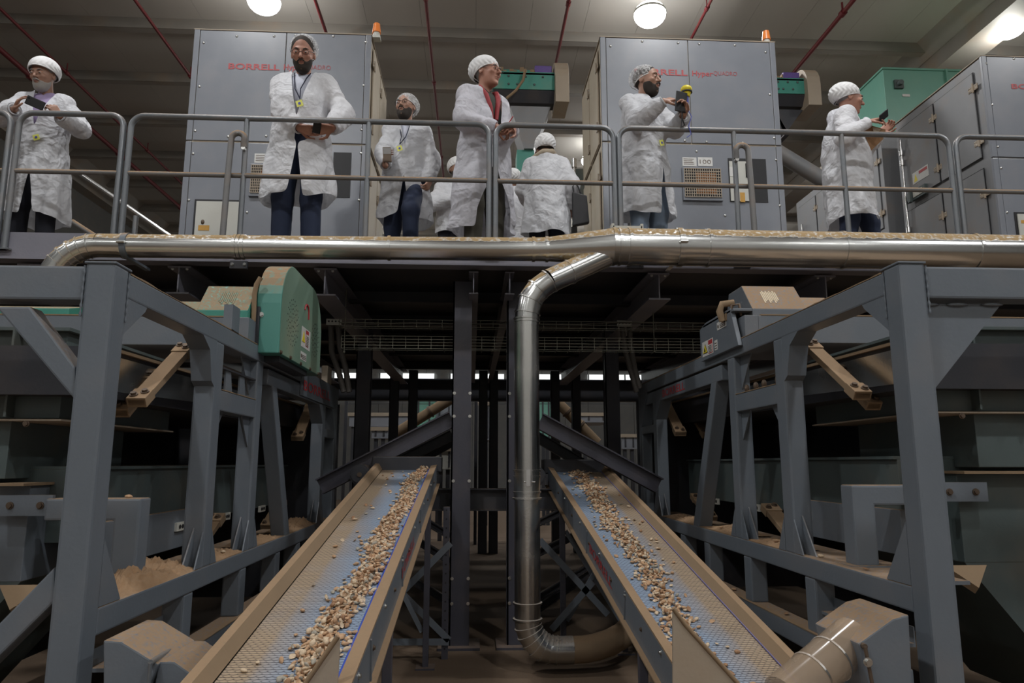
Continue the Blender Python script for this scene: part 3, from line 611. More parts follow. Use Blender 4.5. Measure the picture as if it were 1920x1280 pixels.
# stair rail going down behind the left end of the walkway
t_ = thing('stair_handrail', 'sloping bright handrail of a stair behind the leftmost man', 'railing', (-4, 8, 2))
for a, b, r in (((150, 325), (325, 447), .022), ((135, 415), (185, 447), .03)): g = G(); g.cyl(P(*a, Y=8.2), P(*b, Y=8.2), r, 10); part('hand_tube', g, M['chrome'] if r < .03 else M['raildust'], t_)
g = G(); a = P(255, 405, Y=8.2); g.cyl(a, (a.x, a.y, 3.0), .03, 10); part('baluster', g, M['rail'], t_)

# ============================================================ CABLE TRAYS + HOSES
def tray(pa, pb, py0, py1, Y, label, wires):
    a = P(pa, py1, Y=Y); b = P(pb, py1, Y=Y); zt = P(pa, py0, Y=Y).z; zb = a.z
    t_ = thing('cable_tray', label, 'cable tray', (a.x, Y, zb))
    for z in [zb+(zt-zb)*i/(wires-1) for i in range(wires)]:
        g = G(); g.bar((a.x, Y, z), (b.x, Y, z), .005, .005); part('long_wire', g, M['wire'], t_)
    for dy in (.1,): g = G(); g.bar((a.x, Y+dy, zb), (b.x, Y+dy, zb), .005, .005); part('long_wire', g, M['wire'], t_)
    n = 30; proto = None
    for i in range(n+1):
        x = a.x+(b.x-a.x)*i/n
        if proto is None:
            g = G(); g.box(x-.0025, x+.0025, Y-.004, Y, zb, zt); g.box(x-.0025, x+.0025, Y, Y+.2, zb-.004, zb); proto = part('cross_wire', g, M['wire'], t_)
        else:
            o = proto.copy(); sc.collection.objects.link(o); o.parent = t_; o.location.x = x-a.x
    return t_
tr1 = tray(636, 1345, 598, 611, 6.75, 'upper thin wire cable tray hanging in the dark under the walkway', 3)
tr2 = tray(640, 1345, 629, 652, 6.6, 'lower deeper wire cable tray hanging in the dark under the walkway', 5)
g = G(); g.tube([P(640+i*40, 606+2*math.sin(i*1.3), Y=6.8) for i in range(18)], .008, 6); part('cable', g, M['hose'], tr1)
for k, (px, ya, yb_) in enumerate(((872, 510, 657), (1227, 548, 658), (645, 600, 660))):
    a = P(px, ya, Y=6.58); b = P(px, yb_, Y=6.58); g = G(); g.cyl((b.x, 6.58, 3.1), b, .005, 6); g.ell(b, (.012, .012, .014), 8, 5); part('hanger_rod', g, M['wire'], tr2)
for (bx, by), hs, lab in (((627, 604), [[(620, 606), (622, 660), (636, 700), (645, 735)], [(634, 606), (637, 650), (648, 690), (655, 735)]], 'pair of hanging corrugated hoses on a perforated bracket beside the teal guard'),
                          ((1170, 607), [[(1166, 612), (1172, 655), (1184, 700), (1194, 735)], [(1180, 612), (1183, 650), (1190, 690), (1200, 728)]], 'pair of hanging corrugated hoses on a perforated bracket above the right machine end')):
    Y = 7.0; p = P(bx, by, Y=Y); t_ = thing('cable_hose', lab, 'hose', p)
    g = G(); g.box(p.x-.075, p.x+.075, Y-.02, Y-.012, p.z-.03, p.z+.03); br = part('perforated_bracket', g, M['pale'], t_)
    for q in (-.05, -.017, .017, .05): g = G(); g.cyl((p.x+q, Y-.024, p.z+.005), (p.x+q, Y-.0205, p.z+.005), .009, 10); part('hole', g, M['black'], br)
    for h in hs:
        pts = [P(*q, Y=Y+.05) for q in h]; g = G(); fine = []
        for i in range(len(pts)-1):
            for k in range(8): fine.append(pts[i].lerp(pts[i+1], k/8))
        fine.append(pts[-1]); g.tube(fine, [.026+.003*(i % 2) for i in range(len(fine))], 10); part('hose', g, M['hose'], t_)

# ============================================================ FAR MACHINERY UNDER / BEYOND THE DECK
def far_box(name, label, cat, pa, pb, Y, depth, mat, extra=()):
    a = P(*pa, Y=Y); b = P(*pb, Y=Y); t_ = thing(name, label, cat, ((a.x+b.x)/2, Y, 0))
    g = G(); g.box(a.x, b.x, Y, Y+depth, b.z, a.z); bd = part('body', g, M[mat], t_, .01)
    n = max(2, int(abs(b.x-a.x)/.6)); 
    for i in range(n): x = a.x+(b.x-a.x)*(i+.5)/n; g = G(); g.box(x-.02, x+.02, Y-.015, Y, b.z+.05, a.z-.05); part('seam_rib', g, M['dark'], t_)
    g = G(); [g.box(x_, x_+.08, Y+.05, Y+.13, 0, b.z) for x_ in (a.x+.05, b.x-.15)]
    if b.z > .1: part('leg', g, M['dark'], t_)
    g = G(); g.box(a.x-.03, b.x+.03, Y-.04, Y+.03, a.z-.06, a.z+.02); part('top_trim', g, M['cab_edge'], t_)
far_box('far_conveyor', 'far grey conveyor body seen under the walkway on the left', 'machine', (655, 775), (768, 800), 17, 1.5, 'cab')
far_box('far_cabinet', 'small far grey box under the walkway left of the tan duct', 'machine', (697, 802), (727, 822), 16, 1, 'cab')
far_box('far_green_machine', 'far pale green machine casing left of the centre columns', 'machine', (775, 742), (815, 800), 18, 2, 'green')
far_box('far_grey_machine', 'far grey machine casing just left of the centre columns', 'machine', (816, 745), (850, 800), 18.5, 1.5, 'cab')
far_box('far_white_box', 'far white box seen low beside the left centre column', 'machine', (818, 840), (850, 880), 14.5, 1, 'pale')
far_box('far_machine', 'far grey panel framed between the two centre columns', 'machine', (898, 755), (920, 825), 18, 1, 'cab')
far_box('far_green_machine', 'far pale green machine casing right of the drop pipe', 'machine', (1012, 742), (1035, 830), 18, 2, 'green')
far_box('far_conveyor', 'far grey conveyor body seen under the walkway on the right', 'machine', (1090, 775), (1145, 792), 17, 1.5, 'cab')
far_box('far_cabinet', 'far grey wall cabinet right of the second row column', 'machine', (1165, 815), (1195, 842), 17, 1, 'cab')
for a, b, lab in (((742, 812), (850, 745), 'far dusty tan duct rising to the right beyond the left brace'), ((1040, 748), (1120, 830), 'far dusty tan duct falling to the right beyond the right brace'), ((893, 728), (915, 710), 'short far duct end seen between the centre columns')):
    t_ = thing('far_duct', lab, 'duct', P(*a, Y=13.9)); p, q = P(*a, Y=13.9), P(*b, Y=13.9); g = G(); g.cyl(p, q, .10, 20); part('duct_run', g, M['tan'], t_)
    for k in (.3, .6): c = p.lerp(q, k); d = (q-p).normalized(); g = G(); g.cyl(c-d*.02, c+d*.02, .12, 20); part('clamp', g, M['boltdark'], t_)
    g = G(); g.box(q.x-.03, q.x+.03, 13.9, 13.96, 0 if lab[0] != 's' else q.z, q.z); g.cyl((p.x, 13.9, 0), (p.x, 13.9, p.z), .03, 8); part('stand', g, M['dark'], t_)
t_ = thing('far_cable_tray', 'far wire cable tray behind the second row of columns', 'cable tray', (0, 15, 0))
for k in range(5):
    a = P(650, 741+k*4, Y=15); b = P(1200, 741+k*4, Y=15); g = G(); g.bar((a.x, 15, a.z), (b.x, 15, b.z), .012, .012); part('long_wire', g, M['dark'], t_)
for x in (-2.6, 3.6): g = G(); g.box(x-.03, x+.03, 15.01, 15.06, 0, P(800, 741, Y=15).z); part('stand', g, M['dark'], t_)
# ============================================================ VIBRATING SCREEN MACHINES (mirror pair)
def machine(s, X0, dz, side, teal):
    L_ = 'left' if s < 0 else 'right'
    lab = ('long grey frame machine with a teal drive guard, left of the two inclined belts' if s < 0 else
           'long grey frame machine with a flat grey stickered guard, right of the two inclined belts')
    t_ = thing('screening_machine', lab, 'machine', (X0+s*.7, 5, 0))
    D = lambda d: X0+s*d
    F = M['frame']
    def bx(name, d0, d1, y0, y1, z0, z1, mat='frame', bevel=.006, par=None):
        g = G(); g.box(D(d0), D(d1), y0, y1, z0+dz*(z0 > 0), z1+dz); return part(name, g, M[mat], par or t_, bevel)
    def pl(name, d0, d1, pts, mat='frame', bevel=.0, par=None):
        g = G(); g.yz(D(d0), D(d1), [(y, z+dz) for y, z in pts]); return part(name, g, M[mat], par or t_, bevel)
    W = .112
    np_ = bx('post', 0, W, 2.77, 2.885, 0, 2.262, bevel=.012)
    bx('post_cap', -.004, W+.004, 2.765, 2.90, 2.258, 2.268)
    bx('top_rail', .001, W-.001, 2.88, 7.52, 2.15, 2.25, bevel=.008)
    bx('sub_rail', .008, W-.008, 4.95, 7.40, 2.025, 2.135, bevel=.008)
    bx('cross_beam', W, 3.2, 2.775, 2.88, 2.115, 2.25, bevel=.01)
    pl('gusset', .004, .05, [(2.885, 2.16), (3.08, 2.16), (3.06, 2.13), (2.885, 2.0)])
    def post(y0, y1, z0, z1, name='post'): return bx(name, .002, W-.002, y0, y1, z0, z1, bevel=.012)
    post(3.92, 4.045, .965, 2.152); post(4.69, 4.81, .965, 2.152)
    pl('post', .004, W-.004, [(5.05, 2.03), (5.17, 2.03), (5.75, .965), (5.60, .965)], bevel=.008)
    post(6.78, 6.90, .965, 2.03); post(7.38, 7.50, .3, 2.152)
    post(5.9, 6.0, 0, .5); post(4.62, 4.72, 0, .5); post(3.55, 3.65, 0, .5)
    # haunches and gussets
    pl('haunch', .003, W-.003, [(3.72, 2.152), (3.93, 2.152), (3.93, 1.9), (3.88, 1.93), (3.83, 2.09)])
    pl('gusset', W-.02, W-.012, [(4.045, 2.15), (4.2, 2.15), (4.045, 1.95)]); pl('gusset', .05, .058, [(4.69, 2.15), (4.5, 2.15), (4.69, 1.93)])
    pl('haunch', .003, W-.003, [(6.6, 2.03), (6.79, 2.03), (6.79, 1.85), (6.74, 1.9)]); pl('haunch', .003, W-.003, [(7.12, 2.152), (7.39, 2.152), (7.39, 1.8)])
    bx('cross_rail', .006, W-.006, 4.04, 4.70, 1.785, 1.90, bevel=.008); bx('cross_rail', .006, W-.006, 6.9, 7.39, 1.74, 1.82, bevel=.006)
    pl('gusset', .04, .048, [(4.045, 1.785), (4.2, 1.785), (4.045, 1.6)]); pl('gusset', .04, .048, [(4.69, 1.785), (4.54, 1.785), (4.69, 1.6)])
    for y, sg in ((2.885, 1), (3.92, -1), (4.045, 1), (4.69, -1), (4.81, 1), (6.78, -1), (6.9, 1)):
        pl('foot_gusset', .05, .058, [(y, .965), (y+sg*.14, .965), (y, 1.17)]); pl('foot_flare', .003, .010, [(y, .972), (y+sg*(.09 if y > 3 else .17), .972), (y, 1.15 if y > 3 else 1.22)])
    def dustline(d0, d1, y0, y1, z):
        g = G(); n = int((y1-y0)/.05)+1; hs = [.004+.004*mnoise.noise(V((y0*9+i*.35, s, z)))+.003*mnoise.noise(V((i*1.7, s, z))) for i in range(n+1)]
        for i in range(n): ya, yb_ = y0+(y1-y0)*i/n, y0+(y1-y0)*(i+1)/n; g.yz(D(d0), D(d1), [(ya, z-.001+dz), (yb_, z-.001+dz), (yb_, z+max(.002, hs[i+1])+dz), (ya, z+max(.002, hs[i])+dz)])
        return part('dust_ridge', g, M['tan'], t_)
    dustline(.0, .03, 2.9, 7.5, 2.25); dustline(.004, .03, 4.05, 4.69, 1.90); dustline(-.012, .02, 3.15, 7.3, .60)
    g = G(); g.box(D(.13), D(2.9), 4.497, 4.53, 2.399+dz, 2.407+dz); part('dust_ridge', g, M['tan'], t_)
    bx('lower_rail', .001, W-.001, 2.88, 7.52, .87, .97, bevel=.008)
    bx('shelf', W, .34, 3.02, 7.4, .95, .965, 'frame', 0)
    bx('bottom_rail', -.01, W-.001, 3.1, 7.4, .50, .60, bevel=.008)
    for y in (3.72, 4.58, 5.38, 6.0, 6.6, 7.1): bx('stub_post', .004, W-.004, y, y+.115, .6, .87, bevel=.01)
    bx('slotted_channel', .03, .10, 3.05, 3.72, .70, .715, 'frame', 0); bx('slotted_channel', .095, .10, 3.05, 3.72, .715, .78, 'frame_plain', 0)
    for y in (3.2, 3.45): pl('channel_rib', .03, .095, [(y, .715), (y+.012, .715), (y+.012, .79), (y, .79)], 'frame_plain')
    if s < 0:
        bx('upright_strap', .0, .05, 4.13, 4.26, 2.25, 2.40, bevel=.0)
        bx('arm_bracket', .01, .1, 4.07, 4.68, 2.02, 2.03, 'dark', 0)
        for y in (4.15, 4.4): pl('bracket_rib', .02, .03, [(y, 1.905), (y+.12, 1.905), (y+.08, 2.02), (y, 2.02)], 'frame_plain')
    else:
        for y in (4.12, 4.32, 4.45, 4.6):
            g = G(); g.ell((D(.05), y, 1.93+dz), (.018, .018, .028), 8, 6); part('cap_nut', g, M['boltdark'], t_)
    # diagonal brace / gusset plate in the transverse plane
    if s < 0:
        q = [P(*p, Y=2.82) for p in ((2, 578), (66, 578), (150, 690), (150, 752))]
        g = G(); g.prism([(p.x, 2.785, p.z) for p in q], (0, .085, 0)); part('diagonal_brace', g, M['frame'], t_, .008)
        q = [P(*p, Y=2.82) for p in ((-30, 1205), (112, 1060), (112, 1125), (-30, 1265))]
        g = G(); g.prism([(p.x, 2.785, p.z) for p in q], (0, .085, 0)); part('diagonal_brace', g, M['frame'], t_, .008)
    else:
        q = [P(*p, Y=2.82) for p in ((1735, 570), (1876, 570), (1752, 728), (1742, 728))]
        g = G(); g.prism([(p.x, 2.815, p.z) for p in q], (0, .012, 0)); part('gusset_plate', g, M['frame_plain'], t_)
        for px in (1740, 1795, 1860):
            p = P(px, 571, Y=2.81); g = G(); g.ell(p, (.05, .012, .008), 8, 5); part('weld_bead', g, M['frame_plain'], t_)
    # weld beads at the near corner
    for x, y in ((D(0), 2.885), (D(W), 2.77)):
        g = G(); n = 18
        g.tube([(x+s*-.001*(1 if x == D(0) else -1), y-.002, 2.05+dz+.2*i/n) for i in range(n+1)], [.004+.0022*math.sin(i*2.1) for i in range(n+1)], 6); part('weld_bead', g, M['frame_plain'], t_)
    # hopper body behind the near post
    hb = bx('hopper_body', .50, 2.6, 3.4, 4.6, 1.70, 2.10, 'hop', .004)
    bx('hopper_flange', .47, 2.6, 3.36, 4.6, 1.688, 1.696, 'cab_edge', 0, hb); bx('hopper_flange', .47, 2.6, 3.36, 4.6, 2.10, 2.115, 'hop', 0, hb)
    for d in (.7, 1.1): bx('stiffener', d, d+.01, 3.34, 3.4, 1.705, 2.1, 'hop', 0, hb); 
    for d in (.62, .95, 1.3):
        g = G(); g.bolt((D(d), 3.365, 1.675+dz), (0, -1, 0), .011); part('bolt', g, M['boltdark'], hb)
    lb = bx('lower_body', .72, 2.6, 3.42, 4.5, 1.43, 1.69, 'hop', .004); bx('body_flange', .60, 2.6, 3.36, 4.5, 1.40, 1.412, 'tan', 0, lb)
    cb = bx('chute_box', .62, 2.6, 3.45, 4.4, .98, 1.40, 'hop' if s > 0 else 'frame_plain', .004)
    bx('mount_plate', .48, .72, 3.38, 3.40, 1.27, 1.36, 'frame', 0, cb)
    g = G(); [g.bolt((D(d), 3.38, 1.315+dz), (0, -1, 0), .012) for d in (.53, .66)]; part('bolt', g, M['boltdark'], cb)
    g = G(); g.prism([(D(.62), 3.45, .98+dz), (D(2.6), 3.45, .98+dz), (D(2.6), 3.45, .3), (D(1.2), 3.45, .3)], (0, .9, 0)); part('tapered_chute', g, M['hop'], t_)
    g = G(); a = [(D(.42), 3.3, .99+dz), (D(.62), 3.3, .99+dz), (D(.53), 3.24, .90+dz)]; g.prism(a, (0, .03, -.03)); part('drip_shield', g, M['tan'], t_)
    bx('floor_beam', .2, 2.6, 2.9, 3.0, .40, .5, 'frame', .006)
    # C shaped bracket tube
    yb = 3.36 if s < 0 else 3.45
    g = G(); g.prism([(D(.09), yb, .965+dz), (D(.20), yb, .965+dz), (D(.20), yb, 1.25+dz), (D(.50), yb, 1.25+dz), (D(.50), yb, 1.345+dz), (D(.09), yb, 1.345+dz)], (0, .11, 0)); part('bracket_tube', g, M['frame'], t_, .01)
    bx('foot_plate', .05, .24, yb-.03, yb+.15, .965, .972, 'frame', 0)
    # inner vibrating body
    tb = pl('screen_trough', .33, 1.5, [(3.3, 1.80), (3.3, 2.02), (7.4, 2.06), (7.4, 1.84)], 'dark'); pl('trough_edge', .31, .34, [(3.3, 2.02), (3.3, 2.035), (7.4, 2.075), (7.4, 2.06)], 'tan', 0, tb)
    pl('trough_side', .325, .335, [(3.35, 1.83), (3.35, 2.0), (5.4, 2.02), (5.4, 1.9)], 'ductv', 0, tb)
    uc = bx('under_casing', .42, 1.6, 3.6, 7.2, 1.13, 1.47, 'teal' if False else 'hop', .004); bx('casing_strip', .40, 1.6, 3.6, 7.2, 1.47, 1.485, 'hop', 0, uc)
    bx('casing_panel', .38, .42, 3.55, 4.9, 1.0, 1.22, 'frame', .004, uc)
    for y in (3.9, 4.5, 5.3, 6.2):
        o = bx('slotted_plate', .365, .38, y, y+.16, 1.10, 1.15, 'pale', 0, uc)
        g = G(); [g.cyl((D(.36), y+q, 1.125+dz), (D(.366), y+q, 1.125+dz), .012, 8) for q in (.04, .08, .12)]; part('hole', g, M['black'], o)
    bx('shade_backing', 1.62, 1.7, 3.3, 7.6, .2, 2.12, 'dark', 0); bx('shade_backing', .0, 1.7, 7.56, 7.6, .2, 2.1, 'dark', 0)  # dark sheets added so the view through the frame stays in shade
    # leaf spring arms
    for (d, ya, za, yb2, zb2, w_) in ((.16, 4.02, 2.13, 3.48, 1.78, .08), (.30, 3.95, 1.98, 3.62, 1.74, .07), (.16, 7.25, 2.08, 6.7, 1.72, .10), (.42, 7.2, 2.0, 6.7, 1.70, .08), (.22, 4.9, 1.16, 4.5, .98, .1), (.40, 4.4, 1.15, 4.0, .98, .1), (.25, 6.6, 1.16, 6.2, .98, .1)):
        a = V((D(d+w_/2), ya, za+dz)); b = V((D(d+w_/2), yb2, zb2+dz)); g = G(); g.bar(a, b, w_, .035); sp = part('spring_arm', g, M['tan'], t_, .003)
        dr = (b-a).normalized(); up = V((1, 0, 0)).cross(dr); up = up if up.z > 0 else -up
        for c, k in ((a, 1), (b, -1)):
            g = G(); g.bar(c-dr*.0, c+dr*k*.10, w_+.01, .05); cl = part('clamp_block', g, M['tan'], sp, .003)
            g = G(); [g.bolt(c+dr*k*(.03+.03*q)+V((s*w_*.25*(1-2*q), 0, 0))+up*.026, up, .014) for q in (0, 1)]; part('bolt', g, M['boltdark'], cl)
    # service platform across the machine with drive housings
    bx('service_platform', W, 2.9, 4.5, 5.3, 2.22, 2.40, 'frame', .006)
    bx('platform_step', .02, W, 4.5, 5.2, 2.25, 2.40, 'frame', .004)
    hm = 'teal_top' if teal else 'frame_top'
    for (d0, d1, yo, h) in (((.05, .37, 4.56, .25), (.52, .80, 4.9, .22), (1.15, 1.8, 4.56, .10)) if s < 0 else ((.10, .47, 4.56, .25), (.50, .78, 4.75, .22), (1.2, 1.8, 4.7, .12))):
        z = 2.402; g = G(); g.yz(D(d0), D(d1), [(yo, z+dz), (yo, z+.055+dz), (yo+.17, z+h+dz), (yo+.42, z+h+dz), (yo+.5, z+.05+dz), (yo+.5, z+dz)])
        mh = part('drive_housing', g, M[hm], t_, .006)
        if h > .18 and d0 < .3:
            g = G(); a = V((D(d0+.10), yo+.05, z+.085+dz)); 
            for i in range(9):
                x = D(d0+.11+.012*i); k_ = (h-.055)/.17; ya_, yb_ = .04+.01*(i % 3), .12+.01*(i % 2); g.bar((x, yo+ya_, z+.057+k_*ya_+dz), (x, yo+yb_, z+.057+k_*yb_+dz), .009, .003)
            part('wiped_paint', g, M['teal' if s < 0 else 'skirt_dusty'], mh)
    if s > 0:
        x0 = D(-.045); g = G(); g.tube([(x0, 4.72, 2.40+dz), (x0-.02, 4.72, 2.47+dz), (x0, 4.72, 2.52+dz), (x0+.08, 4.72, 2.53+dz)], .024, 10); g.box(x0+.01, x0+.08, 4.68, 4.78, 2.40+dz, 2.45+dz); part('cable_elbow', g, M['tan'], t_)
        g = G(); g.tube([(x0+.03, 4.62, 2.40+dz), (x0+.03, 4.62, 2.49+dz), (x0+.08, 4.62, 2.50+dz), (x0+.09, 4.62, 2.42+dz)], .010, 8); part('cable', g, M['boltdark'], t_)
        # flat stickered guard on the rail
        g = G(); g.yz(D(-.03), D(.0), [(4.5, 2.20+dz), (5.27, 2.20+dz), (5.27, 2.44+dz), (5.12, 2.47+dz), (4.62, 2.47+dz)]); g.box(D(-.03), D(.1), 4.56, 5.2, 2.44+dz, 2.46+dz)
        gd = part('flat_guard', g, M['frame'], t_, .004)
        def st(y0, y1, z0, z1, mat, k=.031, name='warning_sticker', par=None):
            g = G(); g.box(D(-k-.001), D(-k+.001), y0, y1, z0+dz, z1+dz); return part(name, g, M[mat], par or gd)
        a = st(4.98, 5.22, 2.225, 2.335, 'white'); st(4.99, 5.08, 2.232, 2.328, 'red', .0325, 'red_border', a); st(4.995, 5.075, 2.237, 2.295, 'white', .0345, 'text_area', a)
        for i in range(5): st(5.0, 5.07, 2.243+.01*i, 2.246+.01*i, 'boltdark', .0365, 'print_line', a)
        g = G(); g.yz(D(-.034), D(-.032), [(5.20, 2.245+dz), (5.10, 2.245+dz), (5.15, 2.315+dz)]); tr = part('warning_triangle', g, M['black'], a)
        g = G(); g.yz(D(-.036), D(-.034), [(5.193, 2.249+dz), (5.107, 2.249+dz), (5.15, 2.308+dz)]); part('triangle_fill', g, M['yellow'], tr)
        g = G(); g.yz(D(-.038), D(-.036), [(5.165, 2.256+dz), (5.14, 2.256+dz), (5.145, 2.275+dz), (5.155, 2.285+dz)]); part('symbol', g, M['black'], tr)
        b_ = st(4.89, 4.95, 2.235, 2.305, 'white'); [st(4.90, 4.94, 2.245+.018*i, 2.25+.018*i, 'boltdark', .033, 'print_line', b_) for i in range(3)]
        c_ = st(4.70, 4.88, 2.365, 2.42, 'white'); [st(4.71, 4.82, 2.375+.011*i, 2.379+.011*i, 'boltdark', .033, 'print_line', c_) for i in range(3)]; st(4.845, 4.865, 2.38, 2.40, 'boltdark', .033, 'symbol', c_)
        yt, ln = 6.50, -.68
        text('BORRELL', 1, (D(.007), 6.53, 2.050+dz), (0, -1, 0), (0, 0, 1), M['red'], t_, width=.70, height=.066, bold=.010)
    else:
        # teal drive guard
        prof = [(4.66, 2.20), (5.92, 2.20)]+[(5.92-.35+.35*math.cos(t), 2.50+.35*math.sin(t)) for t in [math.pi/2*i/8 for i in range(9)]]+[(4.98-.32*math.sin(t), 2.53+.32*math.cos(t)) for t in [math.pi/2*i/8 for i in range(9)]]
        g = G(); g.yz(-1.405, -1.25, prof); gd = part('drive_guard', g, M['teal_dusty'], t_, .008); g = G(); g.yz(-1.2515, -1.2493, [(5.29+(y-5.29)*.985, 2.52+(z-2.52)*.985) for y, z in prof]); part('guard_face', g, M['guardside'], gd)
        proto = None
        def hole(y, z):
            nonlocal proto
            if proto is None:
                g = G(); g.cyl((-1.2501, 0, 0), (-1.2485, 0, 0), .0055, 6); proto = part('vent_hole', g, M['black'], gd, world=True); o = proto
            else: o = proto.copy(); sc.collection.objects.link(o); o.parent = gd
            o.location = (0, y, z)
        for cy_, cz_, n in ((4.98, 2.46, 6), (5.70, 2.46, 5)):
            for r_ in range(1, n):
                for k in range(r_*5 if r_ < 5 else r_*4):
                    t = 2*math.pi*k/(r_*5 if r_ < 5 else r_*4)+r_*.4; hole(cy_+.032*r_*math.cos(t), cz_+.032*r_*math.sin(t))
        def st(y0, y1, z0, z1, mat, k=0, name='warning_sticker', par=None):
            g = G(); g.box(-1.2495+k, -1.2478+k, y0, y1, z0, z1); return part(name, g, M[mat], par or gd)
        a = st(5.24, 5.52, 2.34, 2.49, 'white'); r_ = st(5.37, 5.46, 2.36, 2.48, 'red', .002, 'red_border', a); st(5.375, 5.455, 2.365, 2.45, 'white', .004, 'text_area', a)
        for i in range(6): st(5.38, 5.45, 2.37+.012*i, 2.374+.012*i, 'boltdark', .006, 'print_line', a)
        g = G(); g.yz(-1.2475, -1.245, [(5.26, 2.38), (5.35, 2.38), (5.305, 2.46)]); part('warning_triangle', g, M['yellow'], a)
        b_ = st(5.24, 5.42, 2.245, 2.305, 'white'); [st(5.29, 5.40, 2.255+.012*i, 2.259+.012*i, 'boltdark', .002, 'print_line', b_) for i in range(3)]; st(5.25, 5.275, 2.26, 2.285, 'boltdark', .002, 'symbol', b_)
        g = G(); pts = [(-1.247, 5.36+.06*math.cos(t), 2.62+.05*math.sin(t)) for t in [math.pi*(1-.9*i/8) for i in range(9)]]+[(-1.247, 5.425, 2.57)]; g.tube(pts, .008, 6); part('red_arrow', g, M['red'], gd)
        for y in (4.70, 4.95, 5.25, 5.55, 5.85):
            g = G(); g.bolt((-1.25, y, 2.21), (1, 0, 0), .011); part('bolt', g, M['boltdark'], gd)
        g = G(); g.bolt((-1.375, 4.66, 2.45), (0, -1, 0), .013); part('bolt', g, M['bolt'], gd)
        bx('guard_arm', -.10, .0, 4.8, 5.6, 2.16, 2.20, 'dark', 0); bx('guard_panel', .0, W, 4.64, 6.3, 2.25, 2.5, 'dark', 0)
        g = G(); g.tube([P(*q, Y=4.62) for q in ((489, 520), (481, 533), (477, 552), (476, 580), (475, 600), (468, 613), (455, 621), (438, 626))], .016, 10); part('cable', g, M['tan'], t_)
        text('BORRELL', 1, (-1.3745, 5.93, 2.09), (0, 1, 0), (0, 0, 1), M['red'], t_, width=1.1, height=.085, bold=.010)
        bx('name_plate', -.004, .004, 5.85, 7.3, 2.04, 2.25, 'frame_plain', 0)
        bx('end_lug', .0, .06, 6.9, 7.1, 2.25, 2.42, 'cab_edge', .01)
    # outer frame, mostly unseen
    bx('outer_rail', 2.9, 3.0, 2.78, 7.5, 2.15, 2.25); 
    for y in (2.78, 5, 7.3): bx('outer_post', 2.9, 3.0, y, y+.1, 0, 2.15)
    # aspiration hood beside the belt
    if s > 0:
        q = [P(*p, Y=2.72) for p in ((1604, 1204), (1668, 1158), (1698, 1150), (1708, 1345), (1640, 1345))]; c = P(1556, 1185, Y=2.85)
        ax0, ax1 = P(1602, 1196, Y=2.86), P(1470, 1310, Y=2.7)
    else:
        q = [P(*p, Y=2.68) for p in ((188, 1203), (222, 1205), (292, 1248), (250, 1345), (188, 1345))]
        ax0, ax1 = P(300, 1228, Y=2.72), P(368, 1290, Y=2.62)
    g = G(); g.prism([(p.x, 2.70, p.z) for p in q], (0, .34, 0)); hd = part('aspiration_hood', g, M['frame'], t_, .006)
    g = G(); g.tube([ax0, ax0.lerp(ax1, .5), ax1], .085, 24, cap=False); sl = part('sleeve', g, M['clear'] if s > 0 else M['frame'], t_)
    if s < 0:
        bpy.data.objects.remove(sl); q2 = [P(*p, Y=2.68) for p in ((289, 1246), (318, 1246), (395, 1300), (380, 1345), (270, 1345))]; g = G(); g.prism([(p.x, 2.72, p.z) for p in q2], (0, .30, 0)); part('sleeve', g, M['frame'], t_, .006)
        a, b = P(282, 1242, Y=2.67), P(338, 1208, Y=2.98)
    else:
        for k in (.35, .62): c = ax0.lerp(ax1, k); d = (ax1-ax0).normalized(); g = G(); g.cyl(c-d*.004, c+d*.004, .088, 24); part('hose_band', g, M['ductv'], t_)
        a, b = P(1560, 1168, Y=3.02), P(1622, 1212, Y=2.68)
    g = G(); g.cyl(a, b, .010, 10); g.cyl(a, a+V((0, -.0, -.12)), .007, 8); g.cyl(b, b+V((.02*s, 0, -.16)), .007, 8); cr_ = part('clamp_rod', g, M['boltdark'] if s > 0 else M['rail'], t_)
    g = G(); g.bolt(b+V((0, -.01, -.05)), (0, -1, 0), .012); part('bolt', g, M['bolt'], cr_)
    return t_
machine(-1, -1.38, 0, 'left', True)
machine(1, 1.74, .05, 'right', False)

# sawdust heaps on the shelves
def heap(x0, x1, y0, y1, z, h, label, seed):
    n = 64; g = G(); vs = []; 
    for j in range(n+1):
        for i in range(n+1):
            u, v = i/n, j/n; x = x0+(x1-x0)*u; y = y0+(y1-y0)*v
            e = min(1, 5*u*(1-u))*min(1, 5*v*(1-v)) if 0 < i < n and 0 < j < n else 0
            hh = e*h*max(.08, (.35+.9*mnoise.noise(V((x*5+seed, y*2.5, 1)))+.35*math.exp(-((v-.45)/.2)**2)+.32*mnoise.noise(V((x*28, y*28, seed)))+.26*mnoise.noise(V((x*75, y*75, seed)))))
            vs.append((x, y, z+hh))
    g.add(vs, [(j*(n+1)+i, j*(n+1)+i+1, (j+1)*(n+1)+i+1, (j+1)*(n+1)+i) for j in range(n) for i in range(n)], True)
    single('sawdust', g, M['dust'], label, 'sawdust', 'heaps of brown dust on the machine frames', 'stuff')
heap(-1.72, -1.385, 2.95, 3.95, .968, .11, 'large heap of brown dust on the left machine shelf, at the foot of its second post', 1)
heap(-1.62, -1.385, 4.06, 4.68, .972, .05, 'thin layer of brown dust between the second and third posts of the left machine', 5)
heap(-1.60, -1.385, 4.83, 5.58, .972, .05, 'brown dust in front of the slanting post of the left machine', 9)
heap(-1.60, -1.385, 5.8, 6.75, .972, .07, 'brown dust beyond the slanting post of the left machine', 13)
heap(1.745, 2.0, 4.83, 5.6, 1.022, .035, 'brown dust at the foot of the slanting post of the right machine', 17)
heap(1.745, 1.95, 4.06, 4.68, 1.022, .03, 'brown dust between the second and third posts of the right machine', 21)
